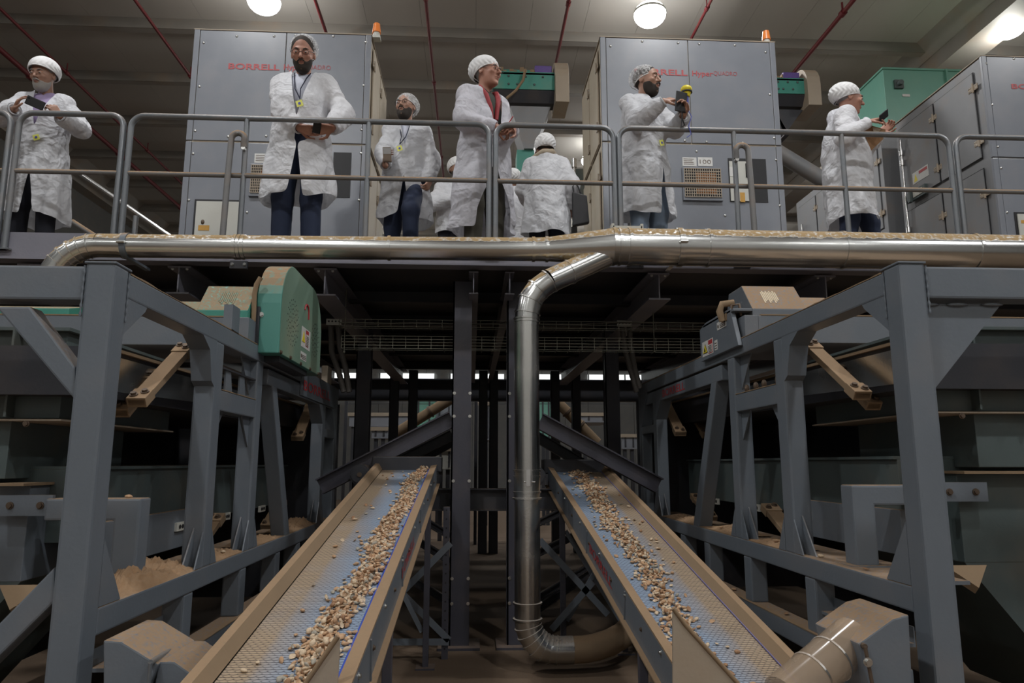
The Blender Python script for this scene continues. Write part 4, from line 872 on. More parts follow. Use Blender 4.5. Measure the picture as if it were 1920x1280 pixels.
heap(1.745, 1.95, 5.8, 6.75, 1.022, .04, 'brown dust beyond the slanting post of the right machine', 25)

# ============================================================ INCLINED CONVEYORS AND ALMONDS
def conveyor(A, B_, hw, y_lo, s, label):
    """s = +1: strip side lip (seen from outside) is at +u"""
    A = V(A); B_ = V(B_); d = (B_-A); A = A+d*((y_lo-A.y)/d.y); Lg = (B_-A).length; vv = d.normalized()
    U = V((1, 0, 0)); U = (U-vv*U.dot(vv)).normalized(); Nn = U.cross(vv)
    pt = lambda u, v, n: A+U*u+vv*v+Nn*n
    t_ = thing('inclined_belt_conveyor', label, 'conveyor', ((A.x+B_.x)/2, (A.y+B_.y)/2, 0))
    def sec(name, pts, mat, v0=0, v1=None, par=None, bevel=0):
        v1 = Lg if v1 is None else v1; g = G(); g.prism([pt(u, v0, n) for u, n in pts], vv*(v1-v0)); return part(name, g, M[mat], par or t_, bevel)
    nu, nv = 14, 70; g = G(); vs = []; dus = []
    for j in range(nv+1):
        for i in range(nu+1):
            u = -hw+2*hw*i/nu; vs.append(pt(u, Lg*j/nv, 0)); f = i/nu
            f = f if s > 0 else 1-f
            dus.append(max(0, min(1, 1.25-f*2.0-(.25*(j/nv) if f > .25 else -.2))))
    g.add(vs, [(j*(nu+1)+i, j*(nu+1)+i+1, (j+1)*(nu+1)+i+1, (j+1)*(nu+1)+i) for j in range(nv) for i in range(nu)], True)
    be = part('belt', g, M['belt'], t_); me = be.data
    uvl = me.uv_layers.new(name='UVMap'); 
    for lp in me.loops:
        j, i = divmod(lp.vertex_index, nu+1); uvl.data[lp.index].uv = (2*hw*i/nu, Lg*j/nv+50)
    at = me.attributes.new('dusty', 'FLOAT', 'POINT'); at.data.foreach_set('value', dus)
    sec('return_belt', [(-hw, -.16), (hw, -.16), (hw, -.15), (-hw, -.15)], 'bluebelt'); sec('slider_bed', [(-hw, -.02), (hw, -.02), (hw, -.004), (-hw, -.004)], 'dark')
    # inner (visible) side: lip, side plate, lower flange
    q = s
    sec('side_lip', [(q*(hw+.0), .035), (q*(hw+.052), .045), (q*(hw+.052), .038), (q*(hw+.0), .022)], 'tan')
    sec('skirt', [(q*(hw-.020), .004), (q*(hw+.002), .004), (q*(hw+.002), .022), (q*(hw-.004), .022)], 'bluebelt' if s > 0 else 'frame')
    sp = sec('side_plate', [(q*(hw+.047), .036), (q*(hw+.052), .036), (q*(hw+.052), -.12), (q*(hw+.047), -.12)], 'frame')
    sec('bottom_flange', [(q*(hw+.047), -.12), (q*(hw+.078), -.12), (q*(hw+.078), -.128), (q*(hw+.047), -.128)], 'tan')
    # outer side: wide dusty guide
    sec('outer_guide', [(-q*hw, .006), (-q*(hw+.028), .052), (-q*(hw+.060), .056), (-q*(hw+.060), .046), (-q*(hw+.032), .043), (-q*(hw+.006), .0)], 'tan')
    if s < 0: sec('skirt', [(-q*(hw-.003), .003), (-q*(hw+.002), .003), (-q*(hw+.002), .008), (-q*(hw-.003), .008)], 'skirtmauve')
    sec('outer_plate', [(-q*(hw+.055), .05), (-q*(hw+.061), .05), (-q*(hw+.061), -.12), (-q*(hw+.055), -.12)], 'frame')
    k = 0; vq = .35
    while vq < Lg-.3:
        g = G(); g.bolt(pt(q*(hw+.052), vq, -.03+.04*(k % 2)), U*q, .008); part('bolt', g, M['bolt'] if k % 2 else M['boltdark'], sp); vq += .31; k += 1
    for vj in (.9, 1.9, 2.9): g = G(); g.bar(pt(q*(hw+.0545), vj, .03), pt(q*(hw+.0545), vj, -.12), .008, .012, up=vv); part('plate_joint', g, M['frame_plain'], sp)
    # lettering on the visible side plate
    a = pt(q*(hw+.054), Lg*.42 if s > 0 else Lg*.60, -.075)
    text('BORRELL', 1, a, vv if s > 0 else -vv, Nn, M['red'], sp, width=.62, height=.058, bold=.010)
    # head: hood, drum and motor
    g = G(); g.box(B_.x-hw-.09, B_.x+hw+.09, B_.y-.02, B_.y+.25, B_.z-.02, B_.z+.11); part('head_hood', g, M['dark'], t_, .01)
    g = G(); g.cyl(pt(-hw, Lg+.03, -.08), pt(hw, Lg+.03, -.08), .07, 20); part('head_drum', g, M['dark'], t_)
    mx = -(hw+.17) if s > 0 else -(hw+.17)
    c = V((B_.x+mx, B_.y-.15, B_.z-.04)); g = G(); g.cyl(c, c+V((0, .3, 0)), .085, 28); g.cyl(c-V((0, .01, 0)), c, .07, 28); mo = part('drive_motor', g, M['boltdark'] if False else M['dark'], t_, .0)
    g = G(); g.cyl(c-V((0, .02, 0)), c-V((0, .01, 0)), .02, 12); part('motor_cap', g, M['boltdark'], mo)
    # support legs
    for vy in (.35, .86):
        p = pt(0, Lg*vy, -.13)
        for e in (-1, 1):
            g = G(); g.box(p.x+e*(hw+.03)-.022, p.x+e*(hw+.03)+.022, p.y-.02, p.y+.02, 0, p.z); lg = part('support_leg', g, M['column'], t_, .004)
            g = G(); g.box(p.x+e*(hw+.03)-.07, p.x+e*(hw+.03)+.07, p.y-.07, p.y+.07, 0, .012); part('foot_plate', g, M['column'], lg)
        g = G(); g.bar((p.x-hw, p.y, .25), (p.x+hw, p.y, p.z-.2), .035, .012, up=(0, 1, 0)); part('leg_brace', g, M['frame_plain'], t_); g = G(); g.bar((p.x+hw, p.y+.02, .25), (p.x-hw, p.y+.02, p.z-.2), .035, .012, up=(0, 1, 0)); part('leg_brace', g, M['frame_plain'], t_)
    return t_, pt, Lg, A, vv, U, Nn
cvL = conveyor((-.624, 2.53, .797), (-.557, 6.3, 1.446), .205, 1.9, 1, 'inclined conveyor with a blue scale patterned belt of almonds, left of the centre columns')
cvR = conveyor((1.123, 3.1, .61), (.961, 6.65, 1.424), .217, 2.1, -1, 'inclined conveyor with a blue scale patterned belt of almonds, right of the drop pipe')
# cross braced stands beside the columns
for (pp, bars, lab, Y) in (((837, 950, 1240), (((845, 1018), (752, 1112)), ((750, 1108), (842, 1200)), ((726, 1203), (842, 1203))), 'perforated upright with crossed flat braces left of the left centre column', 5.95),
                        ((None, None, None), (((1012, 1012), (1140, 1152)), ((1112, 1090), (1034, 1180))), 'crossed flat braces right of the drop pipe under the right belt', 5.95)):
    c = P(800 if pp[0] else 1080, 1100, Y=Y); t_ = thing('braced_stand', lab, 'stand', (c.x, Y, 0))
    if pp[0]:
        x = P(pp[0], 1000, Y=Y).x; z1 = P(pp[0], pp[1], Y=Y).z; g = G(); g.box(x-.025, x+.025, Y-.02, Y+.02, 0, z1); up_ = part('upright', g, M['column'], t_)
        for i in range(16): g = G(); g.cyl((x, Y-.023, .08+i*.07), (x, Y-.0205, .08+i*.07), .007, 8); part('hole', g, M['black'], up_)
    for a, b in bars: g = G(); g.bar(P(*a, Y=Y-.03), P(*b, Y=Y-.03), .008, .05, up=(0, 0, 1)); part('flat_brace', g, M['frame_plain'], t_)
# divider plates standing on the belts at the near end
for pts, Y, lab, mt in ((((566, 1290), (634, 1192), (637, 1200), (632, 1300), (570, 1340)), 2.42, 'tan edged divider plate standing on the near end of the left belt', 'cab_edge'), (((1262, 1140), (1284, 1170), (1392, 1290), (1392, 1340), (1262, 1340)), 2.72, 'large dusty divider plate standing at the near end of the right belt', 'cab_edge')):
    q = [P(*p, Y=Y) for p in pts]; t_ = thing('divider_plate', lab, 'plate', (q[0].x, Y, q[0].z)); g = G(); g.prism([(p.x, Y, p.z) for p in q], (0, .012, 0)); part('plate', g, M[mt], t_)
    g = G(); g.tube([V((p.x, Y+.0, p.z)) for p in q[:2]] if Y < 2.6 else [V((p.x, Y, p.z)) for p in q[:3]], .008, 8); part('rolled_edge', g, M['tan'], t_)
# almonds
AM = []
for nme, c in (('almond_shell_tan', (.50, .31, .175)), ('almond_shell_pale', (.62, .48, .33)), ('almond_shell_brown', (.34, .19, .10)), ('almond_shell_grey', (.36, .33, .27))):
    m, t, b, N, L = nt(nme); geo = N('ShaderNodeNewGeometry'); no = N('ShaderNodeTexNoise'); no.inputs['Scale'].default_value = 160; no.inputs['Detail'].default_value = 3; L(geo.outputs['Position'], no.inputs['Vector'])
    mi = N('ShaderNodeMix'); mi.data_type = 'RGBA'; mi.inputs['A'].default_value = rgb([x*.6 for x in c]); mi.inputs['B'].default_value = rgb([min(1, x*1.25) for x in c]); L(no.outputs['Fac'], mi.inputs['Factor']); L(mi.outputs['Result'], b.inputs['Base Color'])
    b.inputs['Roughness'].default_value = .75; bu = N('ShaderNodeBump'); bu.inputs['Strength'].default_value = .5; bu.inputs['Distance'].default_value = .002; L(no.outputs['Fac'], bu.inputs['Height']); L(bu.outputs[0], b.inputs['Normal']); AM.append(m)
def almond_geo(seed, half=False):
    g = G(); seg, rings = 8, 6; L2, w2, h2 = .0150, .0112, .0072 if not half else .0045
    vs = [(-L2, 0, 0)]
    for j in range(1, rings):
        t = j/rings; r = math.sin(math.pi*t)**.8*(1-.25*t); x = -L2+2*L2*t
        for i in range(seg):
            a = 2*math.pi*i/seg; k = 1+.12*mnoise.noise(V((x*100, math.cos(a)*2, seed))); z = math.sin(a)
            if half and z > 0: z = -z*.75+.1
            vs.append((x, math.cos(a)*w2*r*k, z*h2*r*k))
    vs.append((L2, 0, 0)); f = [(0, 1+(i+1) % seg, 1+i) for i in range(seg)]
    for j in range(rings-2): f += [(1+j*seg+i, 1+j*seg+(i+1) % seg, 1+(j+1)*seg+(i+1) % seg, 1+(j+1)*seg+i) for i in range(seg)]
    k = 1+(rings-2)*seg; f += [(k+i, k+(i+1) % seg, len(vs)-1) for i in range(seg)]
    g.add(vs, f, True); return g
AG = [almond_geo(i*7.3, i % 3 == 2) for i in range(6)]
AME = {}
for gi, g in enumerate(AG):
    for mi_, mt in enumerate(AM):
        me = bpy.data.meshes.new('almond'); me.from_pydata(g.v, [], g.f); me.polygons.foreach_set('use_smooth', g.sm); me.materials.append(mt); AME[gi, mi_] = me
def almonds(cv, hw, cfun, wfun, n, nstray, label, slabel, lab_stuff, grp, keep):
    t_, pt, Lg, A, vv, U, Nn = cv
    items = []; cell = {}
    def place(u, v, n0=0):
        key = (int(u/.014), int(v/.014)); lvl = cell.get(key, 0); cell[key] = lvl+1
        items.append((u, v, .0075+.0085*min(lvl, 3)+n0, lvl))
    for i in range(n):
        v = random.random()*Lg; f = v/Lg; u = cfun(f)+random.gauss(0, 1)*wfun(f)*(.8+.4*mnoise.noise(V((v*4, 0, 3)))); 
        if abs(u) > hw-.012: u = math.copysign(hw-.012-random.random()*.05, u)
        place(u, v)
    ns = len(items)
    for i in range(nstray): place((random.random()*2-1)*(hw-.03), random.random()*Lg)
    items = [(x, i >= ns) for i, x in enumerate(items)]
    items.sort(key=lambda q: q[0][1]); B = Matrix((U, vv, Nn)).transposed()
    rest = G(); sm = []; mats = []; cnt = 0
    for ((u, v, nn, lvl), stray) in items:
        loc = pt(u, v, nn); rot = B.to_4x4() @ Matrix.Rotation(random.random()*6.283, 4, 'Z') @ Matrix.Rotation(random.gauss(0, .25+.25*min(lvl, 2)), 4, 'Y') @ Matrix.Rotation(random.gauss(0, .5), 4, 'X')
        s_ = random.uniform(.8, 1.2); gi = random.randrange(6); mi_ = random.choices(range(4), (5, 5, 3, 1.3))[0]
        mw = Matrix.Translation(loc) @ rot @ Matrix.Diagonal((s_*random.uniform(.9, 1.1), s_, s_*random.uniform(.9, 1.15), 1))
        sx, sy = 0, 0
        q = loc-V((0, 0, CZ)); zz = q.dot(cf); py = 640-FPX*q.dot(cu)/zz
        if cnt < keep and py < 1290:
            o = bpy.data.objects.new('almond', AME[gi, mi_]); sc.collection.objects.link(o); o.matrix_world = mw
            tag(o, slabel if stray else label, 'almond', grp+(' strays' if stray else ' strip')); cnt += 1
        else:
            g = AG[gi]; rest.add([mw @ V(p) for p in g.v], g.f, True); mats += [mi_]*len(g.f)
    o = part('almonds', rest, AM[0], None); [o.data.materials.append(m_) for m_ in AM[1:]]; o.data.polygons.foreach_set('material_index', mats)
    tag(o, lab_stuff, 'almonds', None, 'stuff')
lerp = lambda a, b, t: a+(b-a)*t
almonds(cvL, .205, lambda f: lerp(.085, .125, f)+.015*math.sin(f*20), lambda f: lerp(.050, .032, f), 2700, 60, 'brown almond in its shell, in the dense strip near us on the left blue belt', 'stray almond lying apart from the strip on the left blue belt',
        'far half of the strip of almonds on the left blue belt, up to its dark hood', 'almonds on the left belt', 150)
almonds(cvR, .217, lambda f: lerp(-.155, -.01, min(1, f*1.35))+.02*math.sin(f*16), lambda f: lerp(.052, .058, f), 2200, 80, 'brown almond in its shell, in the looser strip near us on the right blue belt', 'stray almond lying apart from the strip on the right blue belt',
        'far half of the strip of almonds on the right blue belt, up to its dark hood', 'almonds on the right belt', 150)

# almonds fallen on the steelwork
spill = [(-1.55, 3.42, 1.352, 'almond lying on top of the left machine bracket tube'), (-1.72, 3.40, 1.352, 'second almond on the left machine bracket tube, nearer the post'),
         (1.80, 4.30, 1.045, 'almond on the right machine rail between its second and third posts'), (1.78, 5.2, 1.05, 'almond on the right machine rail beside the slanting post'),
         (1.80, 3.75, 1.03, 'almond on the right machine rail just before its second post'), (1.79, 3.30, 1.03, 'almond on the right machine rail behind the near post'),
         (-1.43, 4.9, 1.0, 'almond on the left machine rail beyond its third post'), (-1.42, 4.35, 1.0, 'almond on the left machine rail between its second and third posts'),
         (1.79, 4.2, .66, 'almond on the lowest rail of the right machine'), (1.78, 5.0, .66, 'almond on the lowest rail of the right machine, further back')]
for i, (x, y, z, lab) in enumerate(spill):
    o = bpy.data.objects.new('almond', AME[i % 6, i % 3]); sc.collection.objects.link(o); o.location = (x, y, z); o.rotation_euler = (.2, .1, i*1.3); o.scale = (1.3, 1.3, 1.3)
    tag(o, lab, 'almond')
# ============================================================ PEOPLE (distance fields meshed with surface nets)
def surf_nets(D, lo, h):
    S = D < 0; nx, ny, nz = D.shape
    c = np.zeros((nx-1, ny-1, nz-1), np.int8)
    for a in (0, 1):
        for b in (0, 1):
            for d in (0, 1): c += S[a:nx-1+a, b:ny-1+b, d:nz-1+d]
    act = (c > 0) & (c < 8); idx = np.argwhere(act)
    ids = -np.ones(act.shape, np.int64); ids[tuple(idx.T)] = np.arange(len(idx))
    acc = np.zeros((len(idx), 3)); cnt = np.zeros(len(idx)); i, j, k = idx.T
    corners = [(a, b, d) for a in (0, 1) for b in (0, 1) for d in (0, 1)]
    vals = {q: D[i+q[0], j+q[1], k+q[2]] for q in corners}
    for p in corners:
        for ax in range(3):
            if p[ax] == 0:
                q = list(p); q[ax] = 1; q = tuple(q); a, b = vals[p], vals[q]; mk = (a < 0) != (b < 0)
                t = np.where(mk, a/np.where(mk, a-b, 1), 0); pos = np.zeros((len(idx), 3)); pos[:] = p; pos[:, ax] = t
                acc += pos*mk[:, None]; cnt += mk
    vs = (idx+acc/np.maximum(cnt, 1)[:, None])*h+np.array(lo)
    faces = []
    for ax in range(3):
        sl0 = [slice(None)]*3; sl1 = [slice(None)]*3; sl0[ax] = slice(0, -1); sl1[ax] = slice(1, None)
        A, B = S[tuple(sl0)], S[tuple(sl1)]; e = np.argwhere(A != B)
        o1, o2 = [q for q in range(3) if q != ax]
        e = e[(e[:, o1] > 0) & (e[:, o2] > 0) & (e[:, o1] < D.shape[o1]-1) & (e[:, o2] < D.shape[o2]-1)]
        def cid(d1, d2):
            q = e.copy(); q[:, o1] -= d1; q[:, o2] -= d2; return ids[tuple(q.T)]
        f = np.stack([cid(1, 1), cid(0, 1), cid(0, 0), cid(1, 0)], 1)
        inside = A[tuple(e.T)]; flip = inside if ax != 1 else ~inside
        f[~flip] = f[~flip][:, ::-1]; faces.append(f)
    return vs, np.concatenate(faces)
HS = 1.13
class SDF:
    def __init__(s, lo, hi, h):
        s.lo = np.array(lo, float); s.h = h; n = [int((hi[i]-lo[i])/h)+2 for i in range(3)]
        s.ax = [s.lo[i]+h*np.arange(n[i]) for i in range(3)]; s.D = np.full(n, .3, np.float32)
    def reg(s, lo, hi, m):
        sl = []
        for i in range(3):
            a = max(0, int((lo[i]-m-s.lo[i])/s.h)); b = min(len(s.ax[i]), int((hi[i]+m-s.lo[i])/s.h)+2)
            if b <= a: return None
            sl.append(slice(a, b))
        g = np.meshgrid(*[s.ax[i][sl[i]].astype(np.float32) for i in range(3)], indexing='ij'); return tuple(sl), g
    def put(s, sl, d, k, sub=False):
        D = s.D[sl]
        if sub: s.D[sl] = smax(D, -d, k)
        else: s.D[sl] = smin(D, d, k)
    def cap(s, a, b, r0, r1, k=.01, sub=False, sq=None):
        a = np.array(a, float); b = np.array(b, float); R = max(r0, r1)
        q = s.reg(np.minimum(a, b)-R, np.maximum(a, b)+R, k*2+.03)
        if not q: return
        sl, (x, y, z) = q; d = b-a; L2 = max(1e-9, d@d)
        t = np.clip(((x-a[0])*d[0]+(y-a[1])*d[1]+(z-a[2])*d[2])/L2, 0, 1)
        dist = np.sqrt((x-a[0]-t*d[0])**2+(y-a[1]-t*d[1])**2+(z-a[2]-t*d[2])**2)-(r0+(r1-r0)*t)
        s.put(sl, dist, k, sub)
    def ell(s, c, r, k=.01, sub=False, R=None):
        c = np.array(c, float); r = np.array(r, float)*(HS if R is not None else 1); m = r.max()
        q = s.reg(c-m, c+m, k*2+.03)
        if not q: return
        sl, (x, y, z) = q; x, y, z = x-c[0], y-c[1], z-c[2]
        if R is not None: x, y, z = [R[0][i]*x+R[1][i]*y+R[2][i]*z for i in range(3)]
        k0 = np.sqrt((x/r[0])**2+(y/r[1])**2+(z/r[2])**2)+1e-6; k1 = np.sqrt((x/r[0]**2)**2+(y/r[1]**2)**2+(z/r[2]**2)**2)+1e-6
        s.put(sl, k0*(k0-1)/k1, k, sub)
def smin(a, b, k):
    if k <= 0: return np.minimum(a, b)
    h = np.maximum(k-np.abs(a-b), 0)/k; return np.minimum(a, b)-h*h*k*.25
def smax(a, b, k): return -smin(-a, -b, k)
def wrinkle(x, y, z, seed, sc=1.0):
    r = np.zeros_like(x); rs = np.random.RandomState(seed)
    for i in range(6):
        d = rs.normal(size=3); d[2] *= .8; d /= np.linalg.norm(d); d2 = rs.normal(size=3); d2 /= np.linalg.norm(d2); f = sc*rs.uniform(22, 46)
        ph = rs.uniform(0, 6.28); w_ = (x*d[0]+y*d[1]+z*d[2])*f+ph+.8*np.sin((x*d2[0]+y*d2[1]+z*d2[2])*f*.35+ph*2)
        g_ = .5+.5*np.sin((x*d2[1]+y*d2[2]+z*d2[0])*f*.3+ph*3)
        r += (1-np.abs(np.sin(w_*.5))**.6)*g_**1.5*1.4
    return r/6
def mesh_obj(name, vs, fs, mat, parent, smooth=True):
    me = bpy.data.meshes.new(name); me.vertices.add(len(vs)); me.vertices.foreach_set('co', np.asarray(vs, np.float32).ravel())
    fs = np.asarray(fs); me.loops.add(fs.size); me.polygons.add(len(fs)); me.loops.foreach_set('vertex_index', fs.ravel().astype(np.int32))
    me.polygons.foreach_set('loop_start', np.arange(len(fs), dtype=np.int32)*4); me.polygons.foreach_set('loop_total', np.full(len(fs), 4, np.int32))
    me.polygons.foreach_set('use_smooth', np.full(len(fs), smooth)); me.materials.append(mat); me.update(calc_edges=True); me.validate()
    o = bpy.data.objects.new(name, me); sc.collection.objects.link(o); o.parent = parent; return o
def cut(vs, fs, dele):
    c = vs[fs].mean(1); keep = ~dele(c[:, 0], c[:, 1], c[:, 2]); fs = fs[keep]; used = np.unique(fs); mp = -np.ones(len(vs), np.int64); mp[used] = np.arange(len(used)); vs, fs = vs[used].copy(), mp[fs]
    e = np.concatenate([fs[:, [i, (i+1) % 4]] for i in range(4)]); e = np.sort(e, 1); key = e[:, 0]*len(vs)+e[:, 1]; u, ct = np.unique(key, return_counts=True); b = u[ct == 1]; b = np.stack([b//len(vs), b % len(vs)], 1)
    for _ in range(14):     # even out the cut edges
        acc = np.zeros_like(vs); cn = np.zeros(len(vs))
        for i, j in ((0, 1), (1, 0)):
            np.add.at(acc, b[:, i], vs[b[:, j]]); np.add.at(cn, b[:, i], 1)
        k = cn > 0; vs[k] = vs[k]*.4+acc[k]/cn[k][:, None]*.6
    return vs, fs
def skinmat(name, c):
    m, t, b, N, L = nt(name); geo = N('ShaderNodeNewGeometry'); no = N('ShaderNodeTexNoise'); no.inputs['Scale'].default_value = 22; no.inputs['Detail'].default_value = 4; L(geo.outputs['Position'], no.inputs['Vector'])
    mi = N('ShaderNodeMix'); mi.data_type = 'RGBA'; mi.inputs['A'].default_value = rgb([c[0]*.85, c[1]*.74, c[2]*.72]); mi.inputs['B'].default_value = rgb([min(1, x*1.12) for x in c]); L(no.outputs['Fac'], mi.inputs['Factor']); L(mi.outputs['Result'], b.inputs['Base Color'])
    b.inputs['Roughness'].default_value = .5; b.inputs['Subsurface Weight'].default_value = .05; b.inputs['Subsurface Radius'].default_value = (.01, .004, .002); return m
M['skin'] = skinmat('skin', (.40, .235, .165)); M['skin_b'] = skinmat('skin_ruddy', (.42, .22, .155)); M['skin_c'] = skinmat('skin_olive', (.34, .20, .14))
M['eyewhite'] = plain('eye', (.55, .52, .5), .2); M['lips'] = plain('lips', (.30, .12, .10), .5)
def coatmat(name, c, tr):
    m, t, b, N, L = nt(name); b.inputs['Base Color'].default_value = rgb(c); b.inputs['Roughness'].default_value = .6; b.inputs['Specular IOR Level'].default_value = .35
    geo = N('ShaderNodeNewGeometry'); no = N('ShaderNodeTexNoise'); no.inputs['Scale'].default_value = 5; no.inputs['Detail'].default_value = 3; no.inputs['Distortion'].default_value = .3; L(geo.outputs['Position'], no.inputs['Vector'])
    wv = N('ShaderNodeTexNoise'); wv.inputs['Scale'].default_value = 4.5; wv.inputs['Detail'].default_value = 3.5; wv.inputs['Distortion'].default_value = .35; wv.inputs['Roughness'].default_value = .55; L(geo.outputs['Position'], wv.inputs['Vector'])
    rr = N('ShaderNodeMath'); rr.operation = 'ABSOLUTE'; s1 = N('ShaderNodeMath'); s1.operation = 'SUBTRACT'; s1.inputs[1].default_value = .5; L(wv.outputs['Fac'], s1.inputs[0]); L(s1.outputs[0], rr.inputs[0])
    ad = N('ShaderNodeMath'); ad.operation = 'MULTIPLY_ADD'; ad.inputs[1].default_value = -2.6; L(rr.outputs[0], ad.inputs[0]); L(no.outputs['Fac'], ad.inputs[2])
    bu = N('ShaderNodeBump'); bu.inputs['Strength'].default_value = .55; bu.inputs['Distance'].default_value = .045; L(ad.outputs[0], bu.inputs['Height']); L(bu.outputs[0], b.inputs['Normal'])
    tl = N('ShaderNodeBsdfTranslucent'); tl.inputs[0].default_value = rgb(c); L(bu.outputs[0], tl.inputs['Normal']); mx = N('ShaderNodeMixShader'); mx.inputs[0].default_value = tr
    L(b.outputs[0], mx.inputs[1]); L(tl.outputs[0], mx.inputs[2]); L(mx.outputs[0], t.nodes['Material Output'].inputs['Surface']); return m
M['coat'] = coatmat('nonwoven_coat', (.80, .81, .84), .25); M['coat_dim'] = coatmat('nonwoven_coat_shaded', (.66, .67, .70), .25); M['coat_sheer'] = coatmat('nonwoven_coat_sheer', (.70, .70, .76), .3)  # coat_dim is the white coat with a dark corner's shade in its colour
def netmat():
    m, t, b, N, L = nt('hair_net'); b.inputs['Base Color'].default_value = (.8, .8, .8, 1); b.inputs['Roughness'].default_value = .6
    geo = N('ShaderNodeNewGeometry'); no = N('ShaderNodeTexNoise'); no.inputs['Scale'].default_value = 30; no.inputs['Detail'].default_value = 3; no.inputs['Distortion'].default_value = 2; L(geo.outputs['Position'], no.inputs['Vector'])
    rm = N('ShaderNodeMapRange'); rm.inputs['From Min'].default_value = .35; rm.inputs['From Max'].default_value = .65; rm.inputs['To Min'].default_value = .12; rm.inputs['To Max'].default_value = .62; L(no.outputs['Fac'], rm.inputs['Value']); L(rm.outputs[0], b.inputs['Alpha']); return m
M['net'] = netmat(); M['netwhite'] = plain('hair_cap_white', (.74, .74, .74), .7)
M['denim'] = plain('dark_denim', (.020, .030, .065), .85); M['denimlight'] = plain('pale_denim', (.17, .22, .29), .85); M['olive'] = plain('olive_trousers', (.065, .06, .045), .9); M['navy'] = plain('near_black_trousers', (.010, .011, .018), .9)
M['hairdark'] = plain('dark_hair', (.030, .022, .017), .8); M['hairgrey'] = plain('grey_hair', (.26, .25, .24), .85); M['beardgrey'] = plain('white_beard', (.30, .28, .26), .9); M['shirtwhite'] = plain('pale_shirt', (.50, .52, .60), .8); M['shirtlilac'] = plain('lilac_shirt', (.34, .27, .45), .8)
M['redjacket'] = plain('red_jacket_lining', (.28, .03, .035), .7); M['darkgreen'] = plain('dark_green_shirt', (.04, .05, .04), .9); M['tanfur'] = plain('tan_scarf', (.36, .30, .22), .95); M['shoe'] = plain('dark_shoe', (.02, .02, .02), .5); M['navyshirt'] = plain('navy_shirt', (.012, .014, .035), .9)
def rotm(yaw, pitch, roll=0):
    return np.array((Matrix.Rotation(yaw, 3, 'Z') @ Matrix.Rotation(pitch, 3, 'X') @ Matrix.Rotation(roll, 3, 'Y')))
def nrm(v): v = np.array(v, float); return v/np.linalg.norm(v)
